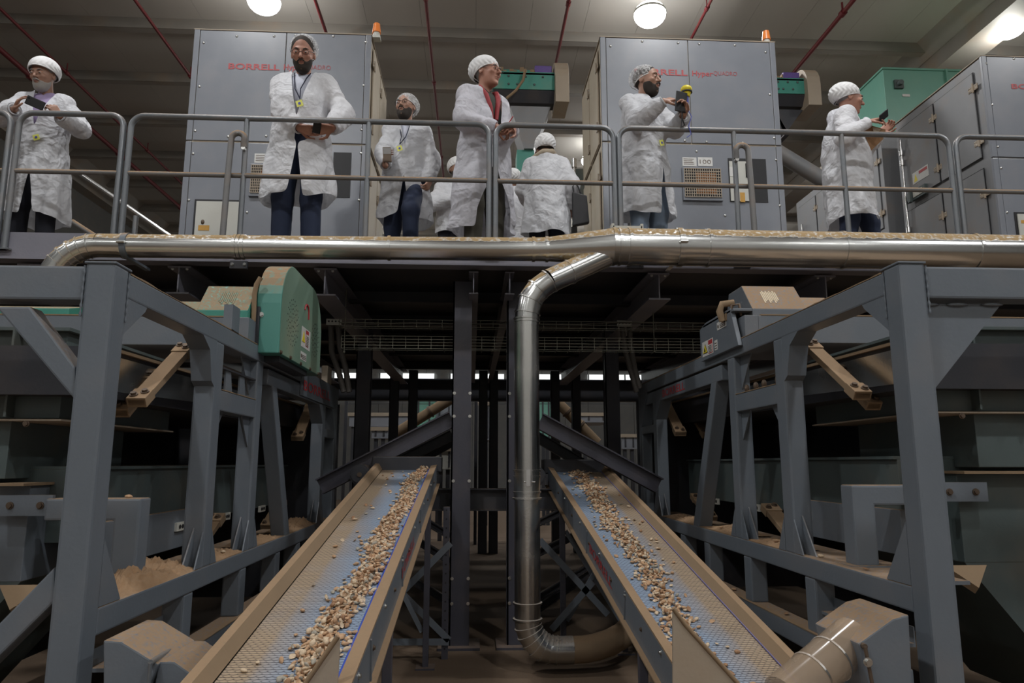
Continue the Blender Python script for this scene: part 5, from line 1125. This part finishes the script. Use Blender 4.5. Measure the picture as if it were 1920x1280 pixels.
def person(head_px, Y, H, yaw, label, skin='skin', coat='coat', legs='navy', head=(0, 0), hands=None, hem=.40, beard=None, hair='hairdark', net='net', puff=1.0, glasses=False, shirt='shirtwhite', vz=1.12, h=.0065,
           feet=None, slit=1, badge=None, lanyard=False, seed=1, belly=0.0, lean=0.0, curls=(.5, .5), cw=1.0, netback=.02, jacket=None, scarf=False, elbow=((1, .3, -1), (-1, .3, -1)), nose=1.0, sleeves=True, netdrop=0.0, sw=1.0):
    hx = P(*head_px, Y=Y); s = (hx.z-DZ)/H; yr = math.radians(yaw); hem = (P(head_px[0], hem, Y=Y-.1).z-DZ)/s; root = thing('person', label, 'person', (hx.x, Y, DZ))
    root.rotation_euler.z = yr; root.scale = (s, s, s)
    Rh0 = rotm(math.radians(head[0]), math.radians(head[1])); hc0 = Matrix.Rotation(yr, 3, 'Z') @ V(np.array((0, 0, 1.5))+Rh0@np.array((0, -.03, .145)))*s; hc0.y -= lean*.7*math.cos(yr)
    hx = P(*head_px, Y=Y+hc0.y); root.location.x = hx.x-hc0.x; hx = V((hx.x-hc0.x, Y, 0)); ORG[root] = root.location.copy()
    Rz = Matrix.Rotation(-yr, 3, 'Z')
    def loc(w_):
        q = Rz @ (V(w_)-V((hx.x, Y, DZ))); q = np.array(q)/s; q[1] += lean*max(0, q[2]-.95); return q
    Rh = rotm(math.radians(head[0]), math.radians(head[1])); piv = np.array((0, .0, 1.505)); HC = piv+Rh@np.array((0, -.03, .145))
    hp = lambda x, y, z: HC+Rh@np.array((x, y, z))*HS
    # ---- limbs
    SH = [np.array((-.165, 0, 1.415)), np.array((.165, 0, 1.415))]
    feet = feet or [((-.11, 0, .0), None), ((.11, 0, 0), None)]
    HT = []
    for i in (0, 1):
        hd = hands[i]; w_ = loc(hd['at']) if 'at' in hd else np.array(hd['loc'], float)
        L1, L2 = .295, .26; v = w_-SH[i]; d = np.linalg.norm(v)
        if d > L1+L2-.01: w_ = SH[i]+v/d*(L1+L2-.01); d = L1+L2-.01; v = w_-SH[i]
        a = (L1*L1-L2*L2+d*d)/(2*d); hh = math.sqrt(max(0, L1*L1-a*a)); n_ = v/d; pole = np.array(hd.get('pole', (-.6 if i == 0 else .6, .5, -1)), float); pole -= n_*(pole@n_); pole = nrm(pole)
        E = SH[i]+n_*a+pole*hh; HT.append((w_, E, hd))
    lo = (-.55, -.62, -.01); hi = (.55, .34, 1.84)
    zs = [np.minimum.reduce([HT[0][0], HT[1][0]])-.22, np.maximum.reduce([HT[0][0], HT[1][0]])+.22]
    lo = (min(-.27, zs[0][0]), min(-.20, zs[0][1]), -.01); hi = (max(.27, zs[1][0]), max(.2, zs[1][1]), 1.86)
    B = SDF(lo, hi, h)
    B.ell((0, .0, 1.28), (.145, .10, .20), .05); B.ell((0, .0, 1.05), (.135, .10, .15), .05); B.ell((0, .01, .93), (.15, .11, .11), .05); B.cap((-.13, .01, 1.41), (.13, .01, 1.41), .055, .055, .05)
    for i, sg in ((0, -1), (1, 1)):
        (fx, fy, fz), kn = feet[i]; hipj = (sg*.09, .01, .92); an = (fx, fy, fz+.09); kn = kn or tuple(np.array(hipj)*.5+np.array(an)*.5+np.array((0, -.03, .02)))
        B.cap(hipj, kn, .08, .055, .03); B.cap(kn, an, .052, .036, .02); B.cap(an, (fx+sg*.02, fy-.13, fz+.035), .035, .03, .02)
        w_, E, hd = HT[i]; B.cap(SH[i], E, .048, .036, .03); B.cap(E, w_, .038, .026, .02)
        # hand
        d = nrm(hd.get('dir', w_-E)); n_ = np.array(hd.get('palm', (0, 0, -1)), float); n_ = nrm(n_-d*(n_@d)); sd = np.cross(d, n_)*hd.get('thumb', 1); c = hd.get('curl', .5)
        for k, (off, L) in enumerate(((-.030, .058), (-.010, .072), (.010, .080), (.030, .070))):
            kn_ = w_+d*(.085-.006*abs(k-2))+sd*off; B.cap(w_+sd*off*.5, kn_, .014, .0115, .012)
            p = kn_; a = .15*c
            for f, rr in ((.45, .0088), (.32, .0078), (.23, .0068)):
                a += c*1.0; dr = d*math.cos(a)+n_*math.sin(a)+sd*off*.8; dr = nrm(dr); q = p+dr*L*f*1.15; B.cap(p, q, rr, rr-.001, .003); p = q
        tb = w_+d*.02+sd*.026; t1 = tb+nrm(d*.55+sd*.75+n_*.35)*.045; t2 = t1+nrm(d*.8+sd*.25+n_*(.2+.5*c))*.034; t3 = t2+nrm(d*.9+n_*(.2+.6*c))*.026
        B.cap(tb, t1, .013, .011, .008); B.cap(t1, t2, .0105, .0092, .003); B.cap(t2, t3, .009, .0075, .003)
    # neck, head
    B.cap((0, .012, 1.42), tuple(hp(0, .015, -.06)), .056, .052, .03)
    B.ell(hp(0, .012, .032), (.076, .094, .086), .02, R=Rh); B.ell(hp(0, -.028, -.032), (.061, .066, .078), .03, R=Rh); B.ell(hp(0, -.045, -.085), (.040, .042, .030), .025, R=Rh)
    B.cap(hp(-.034, -.082, .024), hp(.034, -.082, .024), .010, .010, .015)
    for sg in (-1, 1):
        B.ell(hp(sg*.031, -.098, .004), (.017, .014, .012), .008, sub=True, R=Rh); B.ell(hp(sg*.031, -.084, .002), (.0135, .0135, .0125), .004, R=Rh); B.ell(hp(sg*.040, -.070, -.022), (.018, .018, .014), .02, R=Rh)
        B.ell(hp(sg*.074, .004, -.004), (.008, .019, .031), .008, R=Rh); B.ell(hp(sg*.080, -.002, .0), (.005, .009, .016), .004, sub=True, R=Rh)
    B.cap(hp(0, -.090, .012), hp(0, -.112*nose, -.026), .0085, .0125, .010); B.ell(hp(-.012, -.098, -.030), (.008, .009, .007), .006, R=Rh); B.ell(hp(.012, -.098, -.030), (.008, .009, .007), .006, R=Rh)
    B.ell(hp(0, -.092, -.056), (.021, .010, .0055), .006, R=Rh); B.ell(hp(0, -.090, -.068), (.018, .010, .006), .006, R=Rh); B.cap(hp(-.02, -.103, -.0615), hp(.02, -.103, -.0615), .003, .003, .003, sub=True); B.ell(hp(0, -.080, -.100), (.018, .014, .012), .02, R=Rh)
    def fin(S_, name, mat, par=root, dele=None, sm=0):
        vs, fs = surf_nets(S_.D, S_.lo, S_.h)
        for _ in range(sm):
            acc = np.zeros_like(vs); cn = np.zeros(len(vs))
            for i in range(4):
                a_i, b_i = fs[:, i], fs[:, (i+1) % 4]
                for q in range(3): acc[:, q] += np.bincount(a_i, vs[b_i, q], len(vs))+np.bincount(b_i, vs[a_i, q], len(vs))
                cn += np.bincount(a_i, minlength=len(vs))+np.bincount(b_i, minlength=len(vs))
            vs = vs*.35+acc/np.maximum(cn, 1)[:, None]*.65
        if dele is not None: vs, fs = cut(vs, fs, dele)
        if lean: vs = vs.copy(); vs[:, 1] -= lean*np.maximum(0, vs[:, 2]-.95)
        return mesh_obj(name, vs, fs, M[mat], par)
    fin(B, 'body', skin, sm=1 if False else 0)
    le = lambda p: (p[0], p[1]-lean*max(0, p[2]-.95), p[2])
    def small(name, g, mat): return part(name, g, M[mat], root, world=False)
    for sg in (-1, 1):
        g = G(); g.ell(le(hp(sg*.031, -.0865, .001)), (.0125, .0135, .0058), 12, 8); small('eye', g, 'eyewhite')
        g = G(); g.ell(le(hp(sg*.031, -.0985, .000)), (.0052, .0035, .0048), 8, 6); small('iris', g, 'hairdark')
        g = G(); g.tube([le(hp(sg*.014, -.096, .020)), le(hp(sg*.030, -.096, .027)), le(hp(sg*.048, -.084, .022))], [.003, .0042, .002], 8); small('eyebrow', g, hair)
    g = G(); g.ell(le(hp(0, -.100, -.0595)), (.016, .004, .005), 10, 6); small('lips', g, 'lips')
    hh = .007
    # hair (thin shell)
    S_ = SDF(HC-.17, HC+.17, hh); S_.ell(hp(0, .018, .036), (.080, .097, .087), .01, R=Rh); S_.ell(hp(0, -.055, -.06), (.085, .065, .095), .01, sub=True, R=Rh); S_.ell(hp(0, -.10, .012), (.066, .06, .046), .01, sub=True, R=Rh); fin(S_, 'hair', hair)
    if beard:
        S_ = SDF(HC-.17, HC+.14, .006); S_.ell(hp(0, -.029, -.044), (.0640, .068, .078), .01, R=Rh); S_.ell(hp(0, -.048, -.094), (.044, .047, .038), .02, R=Rh)
        S_.ell(hp(0, -.045, .010), (.12, .12, .047 if beard[1] > .5 else .052), .008, sub=True, R=Rh); S_.ell(hp(0, .07, -.03), (.12, .08, .2), .01, sub=True, R=Rh); S_.ell(hp(0, -.112, -.054), (.024, .03, .020), .006, sub=True, R=Rh)
        for sg in (-1, 1): S_.ell(hp(sg*.036, -.095, -.030), (.022, .03, .026), .012, sub=True, R=Rh)
        if beard[1] < .9:
            for sg in (-1, 1): S_.ell(hp(sg*.055, -.06, -.028), (.030, .05, .035), .01, sub=True, R=Rh)
        fin(S_, 'beard', beard[0])
        g = G(); g.tube([le(hp(-.026, -.094, -.056)), le(hp(-.010, -.107, -.045)), le(hp(.010, -.107, -.045)), le(hp(.026, -.094, -.056))], [.003, .0065, .0065, .003], 8); small('moustache', g, beard[0])
    # hair net
    if net:
        S_ = SDF(HC-.2, HC+.2, hh); r = (.088*puff*HS, .108*puff*HS, .090*puff*HS)
        sl, g3 = S_.reg(HC-.2, HC+.2, 0); c = hp(0, .018+netback, .040+.02*(puff-1)); x, y, z = [g3[i]-c[i] for i in range(3)]; x, y, z = [Rh[0][i]*x+Rh[1][i]*y+Rh[2][i]*z for i in range(3)]
        k0 = np.sqrt((x/r[0])**2+(y/r[1])**2+(z/r[2])**2)+1e-6; k1 = np.sqrt((x/r[0]**2)**2+(y/r[1]**2)**2+(z/r[2]**2)**2)+1e-6; d = k0*(k0-1)/k1
        an = np.arctan2(y, x); d = d+.0035*np.sin(an*17+3*np.sin(z*60))*np.clip(1-z/.08, 0, 1)+.006*(wrinkle(x, y, z, seed+5, 1.6)-.3); S_.D[sl] = d
        q0 = hp(0, 0, 0)
        def dele(x, y, z):
            p = np.stack([x-HC[0], y+lean*0-HC[1], z-HC[2]], 1)@Rh/HS; return p[:, 2] < (.038-netdrop)-.42*(p[:, 1]+.08)
        fin(S_, 'hair_net', 'net' if net == 'net' else 'netwhite', dele=dele)
        path = []
        for k in range(41):
            a = 2*math.pi*k/40
            kk = 1
            for _ in range(4): x = r[0]/HS*kk*math.cos(a); y = .018+netback+r[1]/HS*kk*math.sin(a); z = (.038-netdrop)-.42*(y+.08); kk = math.sqrt(max(.1, 1-((z-.040-.02*(puff-1))/(r[2]/HS))**2))
            z += .002; path.append(le(hp(x, y, z)))
        g = G(); g.tube(path, .005, 6); small('elastic_band', g, 'netwhite')
    if glasses:
        for sg in (-1, 1):
            g = G(); c = hp(sg*.031, -.103, .002); g.tube([le(c+Rh@np.array((.024*math.cos(a), .0, .017*math.sin(a)))) for a in [2*math.pi*k/16 for k in range(17)]], .0015, 6); g.tube([le(hp(sg*.054, -.101, .006)), le(hp(sg*.074, -.05, .008)), le(hp(sg*.077, .01, .006))], .002, 6)
            if sg == 1: g.tube([le(hp(-.008, -.105, .004)), le(hp(.008, -.105, .004))], .002, 6)
            small('glasses', g, 'black')
    # ---- trousers and shoes
    T = SDF((-.32, -.45, .04), (.32, .3, 1.08), .011); T.ell((0, .01, .95), (.165, .125, .12), .04)
    for i, sg in ((0, -1), (1, 1)):
        (fx, fy, fz), kn = feet[i]; hipj = (sg*.095, .01, .90); an = (fx, fy, fz+.06); kn = kn or tuple(np.array(hipj)*.5+np.array(an)*.5+np.array((0, -.03, .02)))
        T.cap(hipj, kn, .098, .078, .03); T.cap(kn, an, .076, .064, .03)
    sl, (x, y, z) = T.reg((-.4, -.4, 0), (.4, .4, 1.1), 0); T.D[sl] += .012*(wrinkle(x, y, z*1.6, seed+9, .9)-.3); fin(T, 'trousers', legs, sm=2)
    for i, sg in ((0, -1), (1, 1)):
        (fx, fy, fz), kn = feet[i]; S_ = SDF((fx-.1, fy-.26, fz-.02), (fx+.1, fy+.14, fz+.15), .009); S_.cap((fx, fy+.03, fz+.045), (fx+sg*.03, fy-.15, fz+.035), .045, .038, .02); S_.cap((fx, fy, fz+.09), (fx, fy, fz+.05), .05, .05, .02); fin(S_, 'shoe', 'shoe')
    # ---- shirt with collar
    S_ = SDF((-.26, -.2, .95), (.26, .2, 1.56), .010); S_.ell((0, .0, 1.28), (.158, .116+belly*.5, .21), .05); S_.cap((-.14, .01, 1.425), (.14, .01, 1.425), .056, .056, .05); S_.cap((0, .012, 1.46), (0, .008, 1.505), .074, .066, .02)
    fin(S_, 'shirt', shirt, dele=lambda x, y, z: ((z > 1.512+y*.25) | ((np.abs(x) < (z-1.45)*.5) & (y < 0) & (z > 1.45))))
    if jacket:
        for sg in (-1, 1):
            g = G(); g.tube([le((sg*.085, .02, 1.505)), le((sg*.085, -.06, 1.48)), le((sg*.062, -.115, 1.40)), le((sg*.035, -.135, 1.30)), le((sg*.022, -.14, 1.20))], [.018, .022, .022, .02, .016], 10); small('jacket_lapel', g, jacket)
        g = G(); g.tube([le((-.09, .02, 1.505)), le((-.06, .09, 1.51)), le((.06, .09, 1.51)), le((.09, .02, 1.505))], .024, 10); small('jacket_collar', g, 'navyshirt')
    # ---- coat
    ext = .09; x0 = min(-.40, min(q[0][0] for q in HT)-ext, min(q[1][0] for q in HT)-ext); x1 = max(.40, max(q[0][0] for q in HT)+ext, max(q[1][0] for q in HT)+ext); y0 = min(-.30, min(q[0][1] for q in HT)-ext, min(q[1][1] for q in HT)-ext)
    C = SDF((x0, y0, hem-.04), (x1, .30, 1.56), .0105)
    sl, (x, y, z) = C.reg((x0, y0, hem-.1), (x1, .35, 1.6), 0)
    zz = np.array([0, .45, .75, .95, 1.1, 1.25, 1.38, 1.46, 1.55]); aa = np.array([.27, .245, .225, .205, .19, .19, .185, .13, .09])*cw; bb = np.array([.215, .195, .175, .155+belly*.6, .145+belly, .14+belly*.8, .125, .10, .085])
    a_ = np.interp(z, zz, aa); b_ = np.interp(z, zz, bb); an = np.arctan2(y, x); fold = np.clip((1.15-z)/.8, 0, 1)
    rs = np.random.RandomState(seed); am = 1+fold*(.055*np.sin(an*5+rs.uniform(0, 6)+z*1.5)+.04*np.sin(an*9+rs.uniform(0, 6)-z*2)+.03*np.sin(an*14+rs.uniform(0, 6)))
    k0 = np.sqrt((x/(a_*am))**2+((y-.005)/(b_*am))**2); d = (k0-1)*np.minimum(a_, b_)*.9; d = smax(d, z-1.475, .06); C.D[sl] = d
    C.cap((-.05, .01, 1.445), (-.165, .01, 1.415), .06, .056, .04); C.cap((.05, .01, 1.445), (.165, .01, 1.415), .06, .056, .04)
    C.cap((0, .02, 1.47), (0, .012, 1.525), .098, .092, .02)
    for i in (0, 1):
        w_, E, hd = HT[i]; back = w_-nrm(w_-E)*.015; C.cap(SH[i], E, .062, .060, .05); C.cap(E, back, .060, .042, .03)
        for q, rr in ((.45, .064), (.8, .066)): p = SH[i]*(1-q)+E*q; C.ell(p, (rr, rr, .035), .03)
        for q, rr in ((.2, .064), (.5, .058), (.78, .050)): p = E*(1-q)+back*q; C.ell(p, (rr*1.02, rr*1.02, rr*.8), .02)
    sl, (x, y, z) = C.reg((x0, y0, hem-.1), (x1, .35, 1.6), 0)
    C.D[sl] += .062*(wrinkle(x, y, z*.75, seed, .62)-.28)+.040*(wrinkle(x, y, z, seed+3, 1.15)-.3)
    vtop = 1.50
    cen = .01
    hx0 = HT
    def dele(x, y, z):
        hemz = hem+.015*np.sin(x*19+seed)+.02*np.sin(x*7+y*9+seed*2)
        o = z < hemz
        o |= (z > 1.517+.2*y) | ((x**2+(y-.012)**2 < .078**2) & (z > 1.49))
        o |= (y < -.02) & (np.abs(x-cen) < np.maximum(0, (z-vz)*.20)) & (z > vz)
        if slit: o |= (y < -.05) & (np.abs(x-.0-.02*slit) < np.minimum(.06*sw, np.maximum(0, (hem+.30+.1*sw-z)*.14*sw))) & (z < hem+.30+.1*sw)
        for i in (0, 1):
            w_, E, hd = hx0[i]; dd = nrm(w_-E); o |= ((x-w_[0])*dd[0]+(y-w_[1])*dd[1]+(z-w_[2])*dd[2] > -.004) & ((x-w_[0])**2+(y-w_[1])**2+(z-w_[2])**2 < .09**2)
        return o
    fin(C, 'coat', coat, dele=dele, sm=1)
    for i in (0, 1):
        w_, E, hd = HT[i]; dd = nrm(w_-E); u = nrm(np.cross(dd, (0.3, .2, 1))); v = np.cross(dd, u); c = w_-dd*.006
        g = G(); g.tube([le(c+(u*math.cos(a)+v*math.sin(a))*.041) for a in [2*math.pi*k/16 for k in range(17)]], .008, 6); small('cuff', g, coat)
    fr = lambda x, z: -(np.interp(z, zz, bb)+.012)*math.sqrt(max(0, 1-(x/(np.interp(z, zz, aa)+.01))**2))
    if badge:
        bx_, bz = badge; y = fr(bx_, bz)-.012; g = G(); a = .35; g.prism([le((bx_+.028*math.cos(a+k*math.pi/2+.78)*1.2, y, bz+.034*math.sin(a+k*math.pi/2+.78))) for k in range(4)], (0, -.003, 0)); bo = small('badge', g, 'yellowpaper')
        g = G(); g.cyl(le((bx_, y-.0035, bz)), le((bx_, y-.005, bz)), .010, 12); o = part('badge_print', g, M['hairdark'] if badge == 1 else M['bluetab'], bo, world=False)
    if lanyard:
        g = G(); bz = badge[1] if badge else 1.2
        for sg in (-1, 1): g.tube([le((sg*.06, -.05, 1.49)), le((sg*.045, -.105, 1.42)), le((sg*.02, fr(.02, 1.32)-.004, 1.30)), le((badge[0] if badge else 0, fr(0, bz+.05)-.012, bz+.04))], .0042, 6)
        small('lanyard', g, 'navyshirt')
    if scarf:
        g = G(); g.tube([le((-.11, .0, 1.50)), le((-.06, .09, 1.52)), le((.03, .11, 1.51)), le((.12, .03, 1.48)), le((.16, .02, 1.44))], [.03, .04, .04, .038, .02], 10); small('fur_collar', g, 'tanfur')
    return root, HT, loc
A_ = lambda px, py, Y: P(px, py, Y=Y)
# 1 leftmost man looking at a phone he holds in both hands
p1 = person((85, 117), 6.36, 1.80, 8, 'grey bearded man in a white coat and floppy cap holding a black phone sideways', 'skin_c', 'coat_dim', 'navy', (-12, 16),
    [dict(at=A_(27, 205, 6.02), dir=(.35, -.35, .55), palm=(.75, .3, -.2), thumb=-1, curl=.35, pole=(-1, .2, -.6)), dict(at=A_(112, 217, 6.06), dir=(-.5, -.3, .6), palm=(-.5, .3, .2), thumb=1, curl=.7, pole=(.8, .2, -1))],
    hem=408, beard=('beardgrey', .3), hair='hairgrey', net='white', puff=1.14, shirt='shirtlilac', badge=(.04, 1.02), seed=11, belly=.03, netback=.0, netdrop=-.008)
# 2 tall man looking down
p2 = person((570, 74), 6.33, 1.80, 0, 'tall man with glasses and dark beard, head bowed, wearing a lanyard over his pale shirt', 'skin_b', 'coat', 'denim', (4, 24),
    [dict(at=A_(562, 240, 6.07), dir=(.8, -.15, -.25), palm=(.1, .6, .5), thumb=-1, curl=.45, pole=(-1, .3, -.5)), dict(at=A_(622, 240, 6.07), dir=(-.8, -.15, -.2), palm=(-.1, .7, .4), thumb=1, curl=.6, pole=(1, .3, -.5))],
    hem=370, beard=('hairdark', .9), net='net', puff=1.04, glasses=True, shirt='shirtwhite', vz=1.06, badge=(.03, 1.16), lanyard=True, seed=22, belly=.05, netback=.03, cw=.99)
# 3 man with glasses and phone upright, walking
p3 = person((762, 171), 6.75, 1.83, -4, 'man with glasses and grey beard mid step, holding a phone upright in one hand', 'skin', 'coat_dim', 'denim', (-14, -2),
    [dict(at=A_(722, 316, 6.42), dir=(.1, -.2, .9), palm=(.8, -.3, 0), thumb=-1, curl=.5, pole=(-.8, .6, -.6)), dict(at=A_(806, 338, 6.62), dir=(-.25, -.25, -.8), palm=(-.8, .2, 0), thumb=1, curl=.8, pole=(.5, .8, -.1))],
    hem=410, beard=('hairdark', .9), hair='hairgrey', net='net', puff=1.06, glasses=True, shirt='shirtwhite', vz=1.22, badge=(-.03, 1.18), lanyard=True, seed=33, nose=.98, feet=[((-.12, .08, 0), None), ((.10, -.22, .17), (.10, -.26, .56))])
# 4 man with red lined jacket
p4 = person((914, 102), 6.36, 1.83, 36, 'older man with a red jacket under his white coat, looking to the right', 'skin_b', 'coat_sheer', 'olive', (16, 2),
    [dict(at=A_(930, 238, 6.06), dir=(.55, -.5, -.25), palm=(.5, .5, -.6), thumb=-1, curl=.75, pole=(-1, .5, -.6)), dict(at=A_(962, 244, 6.09), dir=(-.55, -.4, -.1), palm=(-.3, .6, -.5), thumb=1, curl=.8, pole=(.4, .8, -1))],
    hem=432, hair='hairgrey', net='white', puff=1.09, glasses=True, shirt='darkgreen', vz=.98, badge=(.01, 1.10), seed=44, belly=.03, jacket='redjacket', nose=1.02, slit=-1, sw=2.6)
# 5 man half hidden behind
p5 = person((858, 292), 8.35, 1.83, 12, 'man half hidden in the background between the cabinets, hands held together', 'skin_c', 'coat', 'navy', (5, 8),
    [dict(at=A_(852, 372, 8.1), dir=(.8, -.3, .2), palm=(0, .5, -.6), thumb=-1, curl=.6, pole=(-1, .2, -.6)), dict(at=A_(880, 374, 8.1), dir=(-.8, -.3, .1), palm=(0, .5, -.6), thumb=1, curl=.6, pole=(1, .2, -.6))],
    hem=440, beard=('hairdark', .9), net='white', puff=1.08, seed=55, h=.009)
# 6 person seen from behind
p6 = person((1020, 242), 7.2, 1.79, 176, 'person seen from behind in a long white coat with a tan fur collar, head bowed', 'skin', 'coat', 'navy', (6, 24),
    [dict(loc=(-.27, -.10, .93), dir=(0, -.3, -.9), palm=(1, 0, 0), thumb=1, curl=.9), dict(loc=(.20, -.28, 1.05), dir=(-.4, -.8, .1), palm=(-.3, 0, -.8), thumb=1, curl=.6)],
    hem=440, net='white', puff=1.16, seed=66, h=.008, lean=.14, scarf=True, slit=0, vz=1.5, shirt='navyshirt', cw=1.04, netback=.03)
# 7 another coat glimpsed behind the man with the red jacket
p7 = person((958, 318), 8.0, 1.80, 205, 'person hidden behind the man in the red jacket, only the white coat showing', 'skin', 'coat', 'navy', (0, 0),
    [dict(loc=(-.22, -.15, .95), dir=(0, -.3, -.9), palm=(1, 0, 0), thumb=1, curl=.6), dict(loc=(.22, -.15, .95), dir=(0, -.3, -.9), palm=(-1, 0, 0), thumb=1, curl=.6)], hem=450, net='white', puff=1.08, seed=77, h=.010, slit=0)
# 8 bearded man filming
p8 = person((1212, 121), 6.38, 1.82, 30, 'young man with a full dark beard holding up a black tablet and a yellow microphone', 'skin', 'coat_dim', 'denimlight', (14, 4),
    [dict(at=A_(1244, 190, 5.98), dir=(.7, -.3, .25), palm=(.3, .5, -.7), thumb=-1, curl=.45, pole=(-.5, .1, -1)), dict(at=A_(1281, 216, 5.98), dir=(-.2, -.3, .7), palm=(-.7, -.1, 0), thumb=1, curl=.7, pole=(.7, .2, -1))],
    hem=402, beard=('hairdark', 1.0), net='net', puff=1.03, shirt='navyshirt', vz=1.30, seed=88, badge=(.02, 1.05), lanyard=False)
# 9 man in profile with phone and cardboard
p9 = person((1588, 154), 6.45, 1.82, 68, 'man in profile at the right photographing with a phone and holding a piece of cardboard', 'skin_b', 'coat', 'denim', (10, 10),
    [dict(at=A_(1627, 228, 6.15), dir=(.15, -.85, .2), palm=(.4, 0, -.8), thumb=-1, curl=.5, pole=(-.5, .2, -1)), dict(at=A_(1652, 246, 6.35), dir=(-.1, -.6, .3), palm=(-.6, -.3, .2), thumb=1, curl=.7, pole=(.4, .2, -1))],
    hem=415, hair='hairgrey', net='white', puff=1.08, shirt='shirtlilac', vz=1.32, seed=99, belly=.04, nose=1.03, feet=[((-.10, .10, 0), None), ((.12, -.18, .0), (.11, -.16, .50))], netback=.02)
# ---- things they hold
def held(name, c, size, rot, mat, label, cat, extra=None, bevel=.006):
    o_ = thing(name, label, cat, c); o_.rotation_euler = rot; ORG[o_] = V((0, 0, 0)); a, b, d = [q/2 for q in size]
    g = G(); g.box(-a, a, -b, b, -d, d); part('case', g, M[mat], o_, bevel)
    if extra: extra(o_, a, b, d)
    return o_
def screen(o_, a, b, d):
    g = G(); g.box(-a+.004, a-.004, b, b+.001, -d+.006, d-.006); part('screen', g, M['blackgloss'], o_)
def lens(o_, a, b, d):
    screen(o_, a, b, d); g = G(); g.cyl((-a+.02, -b-.003, d-.02), (-a+.02, -b, d-.02), .008, 10); part('camera_lens', g, M['blackgloss'], o_)
R_ = math.radians
held('phone', A_(66, 193, 5.97), (.16, .012, .078), (R_(10), R_(22), R_(5)), 'black', 'black phone held sideways by the grey bearded man at the left', 'phone', lens)
held('phone', A_(594, 240, 6.02), (.07, .014, .10), (R_(50), 0, R_(20)), 'black', 'small dark device in the hands of the tall man with the lanyard', 'phone', screen)
def ph3(o_, a, b, d): g = G(); g.box(-a+.004, a-.004, -b-.001, -b, d*.05, d-.01); part('back_panel', g, M['hairgrey'], o_)
held('phone', A_(726, 290, 6.33), (.078, .012, .155), (R_(-6), R_(-4), R_(8)), 'bluetab' if False else 'boltdark', 'two tone phone held upright by the walking man with glasses', 'phone', ph3)
held('tablet', A_(1277, 191, 5.92), (.11, .014, .19), (R_(4), R_(5), R_(14)), 'black', 'black tablet held up by the young bearded man', 'tablet', screen)
mc = A_(1287, 172, 5.96); mt_ = thing('microphone', 'microphone with a yellow foam head held behind the black tablet', 'microphone', mc)
g = G(); g.ell(mc+V((0, 0, .02)), (.052, .05, .040), 20, 12); g.cyl(mc+V((0, 0, .015)), mc-V((0, 0, .05)), .050, 20, r2=.028); part('foam_head', g, M['yellow'], mt_)
g = G(); g.cyl(mc+V((0, 0, -.012)), mc+V((0, 0, -.002)), .0525, 20); part('black_band', g, M['black'], mt_); g = G(); g.cyl(mc-V((0, 0, .05)), mc-V((.005, 0, .17)), .018, 12); part('handle', g, M['bluetab'], mt_)
g = G(); g.tube([mc-V((0, 0, .16)), mc+V((.03, -.02, -.25)), mc+V((.0, -.02, -.34)), mc+V((.02, -.02, -.42)), mc+V((-.02, -.02, -.45))], .004, 6); part('cable', g, M['bluetab'], mt_)
g = G(); g.tube([mc+V((-.05, -.03, -.14)), mc+V((-.06, -.03, -.26)), mc+V((-.04, -.03, -.34)), mc+V((-.07, -.03, -.36)), mc+V((-.06, -.03, -.27))], .006, 6); part('strap', g, M['black'], mt_)
held('phone', A_(1657, 217, 6.1), (.075, .012, .13), (R_(35), R_(40), R_(60)), 'black', 'phone raised by the man in profile at the right', 'phone', screen)
cb = thing('cardboard_piece', 'torn brown cardboard piece held under the phone by the man in profile', 'cardboard', A_(1645, 252, 6.2))
q = [A_(*p_, 6.2) for p_ in ((1622, 232), (1664, 240), (1662, 256), (1640, 278), (1626, 262))]; g = G(); g.prism([(p.x, 6.2+.03*i, p.z) for i, p in enumerate(q)], (0, .006, 0)); part('sheet', g, M['cardboard'], cb)
g = G(); g.prism([A_(*p_, 6.19) for p_ in ((1636, 238), (1652, 242), (1640, 256))], (0, .004, 0)); part('flap', g, M['tanfur'], cb)
pn = thing('pen', 'red pen pointing up from the hands of the man in the red jacket', 'pen', A_(958, 226, 6.05)); g = G(); g.cyl(A_(953, 232, 6.05), A_(962, 218, 6.02), .005, 8); part('barrel', g, M['red'], pn)
tb = thing('tote_bag', 'black cloth tote bag hanging beside the person seen from behind', 'bag', A_(1086, 390, 7.1))
q = [A_(*p_, 7.1) for p_ in ((1073, 360), (1100, 367), (1105, 418), (1074, 424))]; g = G(); g.prism([(p.x, 7.08, p.z) for p in q], (0, .07, 0)); part('pouch', g, M['black'], tb, .012)
for y in (7.09, 7.14): g = G(); g.tube([A_(1076, 362, y), A_(1074, 350, y), A_(1078, 342, y), A_(1084, 350, y), A_(1090, 364, y)], .008, 6); part('strap', g, M['black'], tb)
